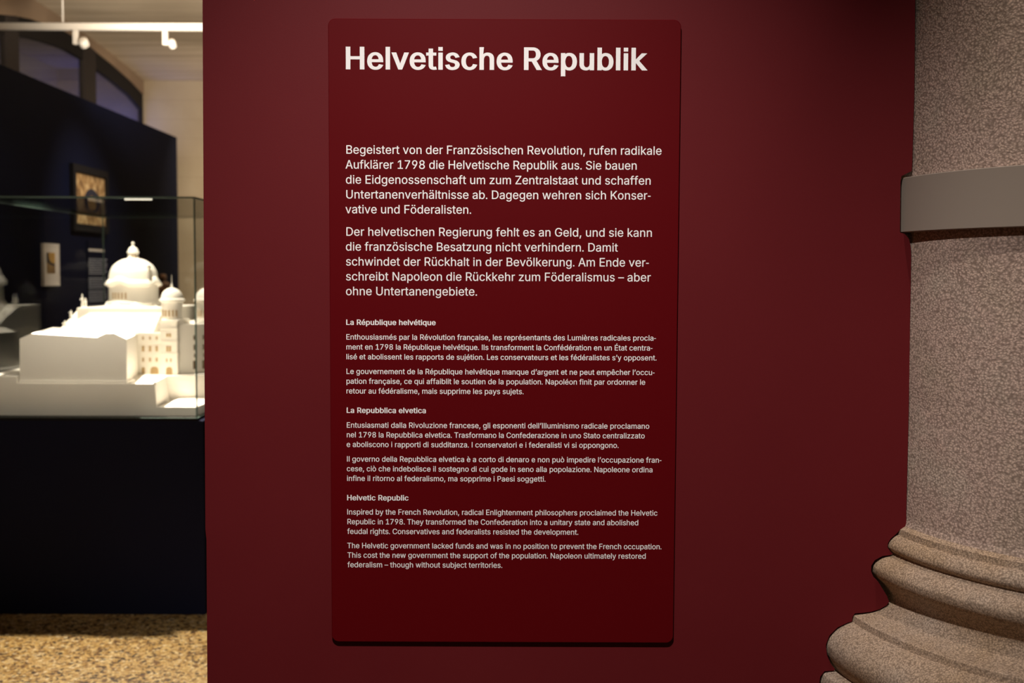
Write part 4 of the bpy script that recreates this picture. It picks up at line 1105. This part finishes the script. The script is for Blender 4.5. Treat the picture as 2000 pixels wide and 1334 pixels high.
def turret(pxc, y):
    cx_ = at(pxc, 590, y).x
    zz = lambda py: at(pxc, py, y).z
    rr = lambda w: w * y / F_PX
    tr_px = [(0.3, 537, 1), (0.7, 553, 1), (1.8, 556), (2.4, 559.5, 1), (3.0, 562, 1), (9, 564), (15.5, 569), (19.5, 575.5), (21.3, 582.5, 1), (24.2, 584.5, 1), (24.2, 587.5, 1), (20.5, 590, 1), (20, 596), (19.2, 622, 1), (21, 624, 1), (21, 628)]
    t = part('turret', lathe(smooth_profile([(rr(q[0]), zz(q[1])) + tuple(q[2:]) for q in tr_px], 4), cx_, y, 48), M_white, model, True)
    t.modifiers.new('edge', 'EDGE_SPLIT').split_angle = math.radians(40)
    for k in range(5):
        a = -math.pi / 2 - .7 + k * .35
        r = rr(19.8)
        c0 = Vector((cx_ + r * math.cos(a), y + r * math.sin(a), 0))
        t_, nn = Vector((-math.sin(a), math.cos(a), 0)), Vector((math.cos(a), math.sin(a), 0))
        qd = [c0 - t_ * .0045 + Vector((0, 0, zz(618))), c0 + t_ * .0045 + Vector((0, 0, zz(618))), c0 + t_ * .0045 + Vector((0, 0, zz(605))), c0 - t_ * .0045 + Vector((0, 0, zz(605)))]
        bm = prism([p + nn * .002 for p in qd], [p - nn * .004 for p in qd])
        bmesh.ops.translate(bm, verts=bm.verts, vec=-root_loc(model))
        link('window', bm, M_slit, t)


turret(336, YTW + 0.11)
turret(404, YTW + 0.33)

# ================================================================ ON THE NAVY PARTITION
def on_navy(pxa, pya, pxb, pyb, d=0.0):
    """a rectangle on the partition from its photographed near-top and far-bottom corners (d: how far it stands out)"""
    a, b = at_x(pxa, pya, XN), at_x(pxb, pyb, XN + d)
    return a.y, b.y, b.z, a.z          # y near, y far, z bottom, z top


def frame_on_navy(name, label, cat, y0, y1, z0, z1, depth, bar, m_f, fill, m_fill, fname):
    r = thing(name, label, cat, (XN, (y0 + y1) / 2, z0))
    bm = bmesh.new()
    for a, b in (((XN + .001, y0, z0), (XN + depth, y0 + bar, z1)), ((XN + .001, y1 - bar, z0), (XN + depth, y1, z1)), ((XN + .001, y0 + bar, z0), (XN + depth, y1 - bar, z0 + bar)), ((XN + .001, y0 + bar, z1 - bar), (XN + depth, y1 - bar, z1))):
        add_box(bm, a, b)
    part('frame', bm, m_f, r)
    c_ = part(fname, box((XN + .002, y0 + bar, z0 + bar), (XN + depth * fill, y1 - bar, z1 - bar)), m_fill, r)
    return r, c_


y0, y1, z0, z1 = on_navy(134.5, 318, 214, 457, .03)
pt, canvas = frame_on_navy('framed_painting', 'large gold and blue painting in a black frame hanging on the navy wall', 'painting', y0, y1, z0, z1, .03, .05, M_gold, .6, M_paint, 'canvas')
# the arch of the painting, in the canvas's own coordinates (its origin is the bottom middle of the frame)
hh = z1 - z0
blue = ellipse_mask(0.03, hh * .48, .15, hh * .20, .15)
warm = ellipse_mask(0.03, hh * .44, .085, hh * .13, .25)
cpt = mix(M_paint, blue, ground, lin(30, 34, 52))
cpt = mix(M_paint, warm, cpt, lin(196, 152, 84))
L(M_paint, cpt, base(M_paint))

y0, y1, z0, z1 = on_navy(79, 474.5, 117.5, 558, .02)
fp, mount = frame_on_navy('framed_picture', 'small picture in a white box frame on the navy wall below the painting', 'picture', y0, y1, z0, z1, .02, .012, M_matboard, .85, M_matboard, 'mount')
a, b = at_x(91, 493, XN + .018), at_x(108, 534, XN + .018)
part('print', box((XN + .0165, a.y, b.z), (XN + .0185, b.y, a.z)), M_paint, fp)

y0, y1, z0, z1 = on_navy(168, 470, 216, 640)
tp = thing('wall_text_panel', 'navy panel of small grey printed text beside the white framed picture', 'sign', (XN, (y0 + y1) / 2, z0))
part('board', box((XN + .001, y0, z0), (XN + .012, y1, z1)), M_navy, tp)
bm = bmesh.new()
p, q = at_x(173.5, 485, XN + .0125), at_x(206, 492.5, XN + .0125)
yy = p.y
while yy < q.y - .02:
    w = random.uniform(.035, .06)
    add_box(bm, (XN + .012, yy, q.z), (XN + .0128, min(q.y, yy + w), p.z - .002))
    yy += w + .008
part('heading', bm, M_matboard, tp)
bm = bmesh.new()
for blk in ((506, 538), (542, 562), (567, 590), (594, 622)):
    y_ = blk[0]
    while y_ < blk[1]:
        p, q = at_x(173.5, y_, XN + .0125), at_x(209.5, y_, XN + .0125)
        h = .0085
        yy, end = p.y, q.y - random.uniform(0, .05)
        while yy < end:
            w = random.uniform(.02, .06)
            add_box(bm, (XN + .012, yy, q.z - h), (XN + .0128, min(end, yy + w), q.z))
            yy += w + .008
        y_ += 4.6
part('text_lines', bm, M_grey_text, tp)

# carved figure behind the dome
p = at_x(319, 582, XN + .06)
bm = lathe([(.004, .20), (.022, .195), (.030, .175), (.028, .155), (.018, .142), (.045, .130), (.062, .10), (.055, .05), (.062, .01), (.06, 0)], 0, 0, 24, rfun=lambda a, z: 1 + .08 * math.sin(3 * a + 20 * z))
add_box(bm, (-.07, -.02, .16), (.0, .02, .165))
bmesh.ops.scale(bm, verts=bm.verts, vec=(.9, 2.0, 1.0))
o = link('carved_figure', bm, M_carving, None, True)
o.location = p
tag(o, 'small brown carved figure mounted on the navy wall behind the model dome', 'sculpture')

# ================================================================ LIGHTING TRACK
YT = 8.2
ta, tb = at(-15, 45.5, YT), at(470, 60, YT)
bm = bmesh.new()
add_box(bm, (XS + .005, YT - .02, tb.z), (1.6, YT + .02, ta.z))
zc = corner_top.z + 0.203
tr_ = thing('lighting_track', 'long white lighting track hanging under the concrete ceiling', 'lighting track', (-1.5, YT, ta.z))
part('rail', bm, M_track, tr_)
for x in (-3.2, -1.2, 1.0):
    part('hanger', lathe([(.006, zc), (.006, ta.z - .001)], x, YT, 12), M_track, tr_, True)


def track_spot(px0, px1, pyb, hx, hy, hr, label):
    a, b = at(px0, 58, YT), at(px1, pyb, YT)
    r = thing('track_spotlight', label, 'spotlight', ((a.x + b.x) / 2, YT, tb.z), 'spotlights on the lighting track')
    part('driver_box', box((a.x, YT - .018, b.z), (b.x, YT + .018, tb.z - .0005), .004), M_track, r)
    c_ = at(hx, hy, YT)
    rr = hr * YT / F_PX
    bm = lathe([(rr * .5, .030), (rr * .9, .024), (rr, .008), (rr, -.026), (rr * .9, -.030), (rr * .85, -.024), (.001, -.022)], 0, 0, 32)
    bmesh.ops.rotate(bm, verts=bm.verts, cent=(0, 0, 0), matrix=Matrix.Rotation(math.radians(60), 3, 'X'))
    bmesh.ops.translate(bm, verts=bm.verts, vec=c_)
    part('lamp_head', bm, M_track, r, True)
    part('arm', box((b.x - .004, YT - .006, c_.z - .006), (c_.x - rr * .7, YT + .006, c_.z + .006)), M_track, r)
    return r


track_spot(143, 152.5, 87, 163, 83, 9.5, 'white track spotlight nearer the arched window')
track_spot(318, 328, 88, 336, 85, 7.5, 'white track spotlight nearer the red wall')
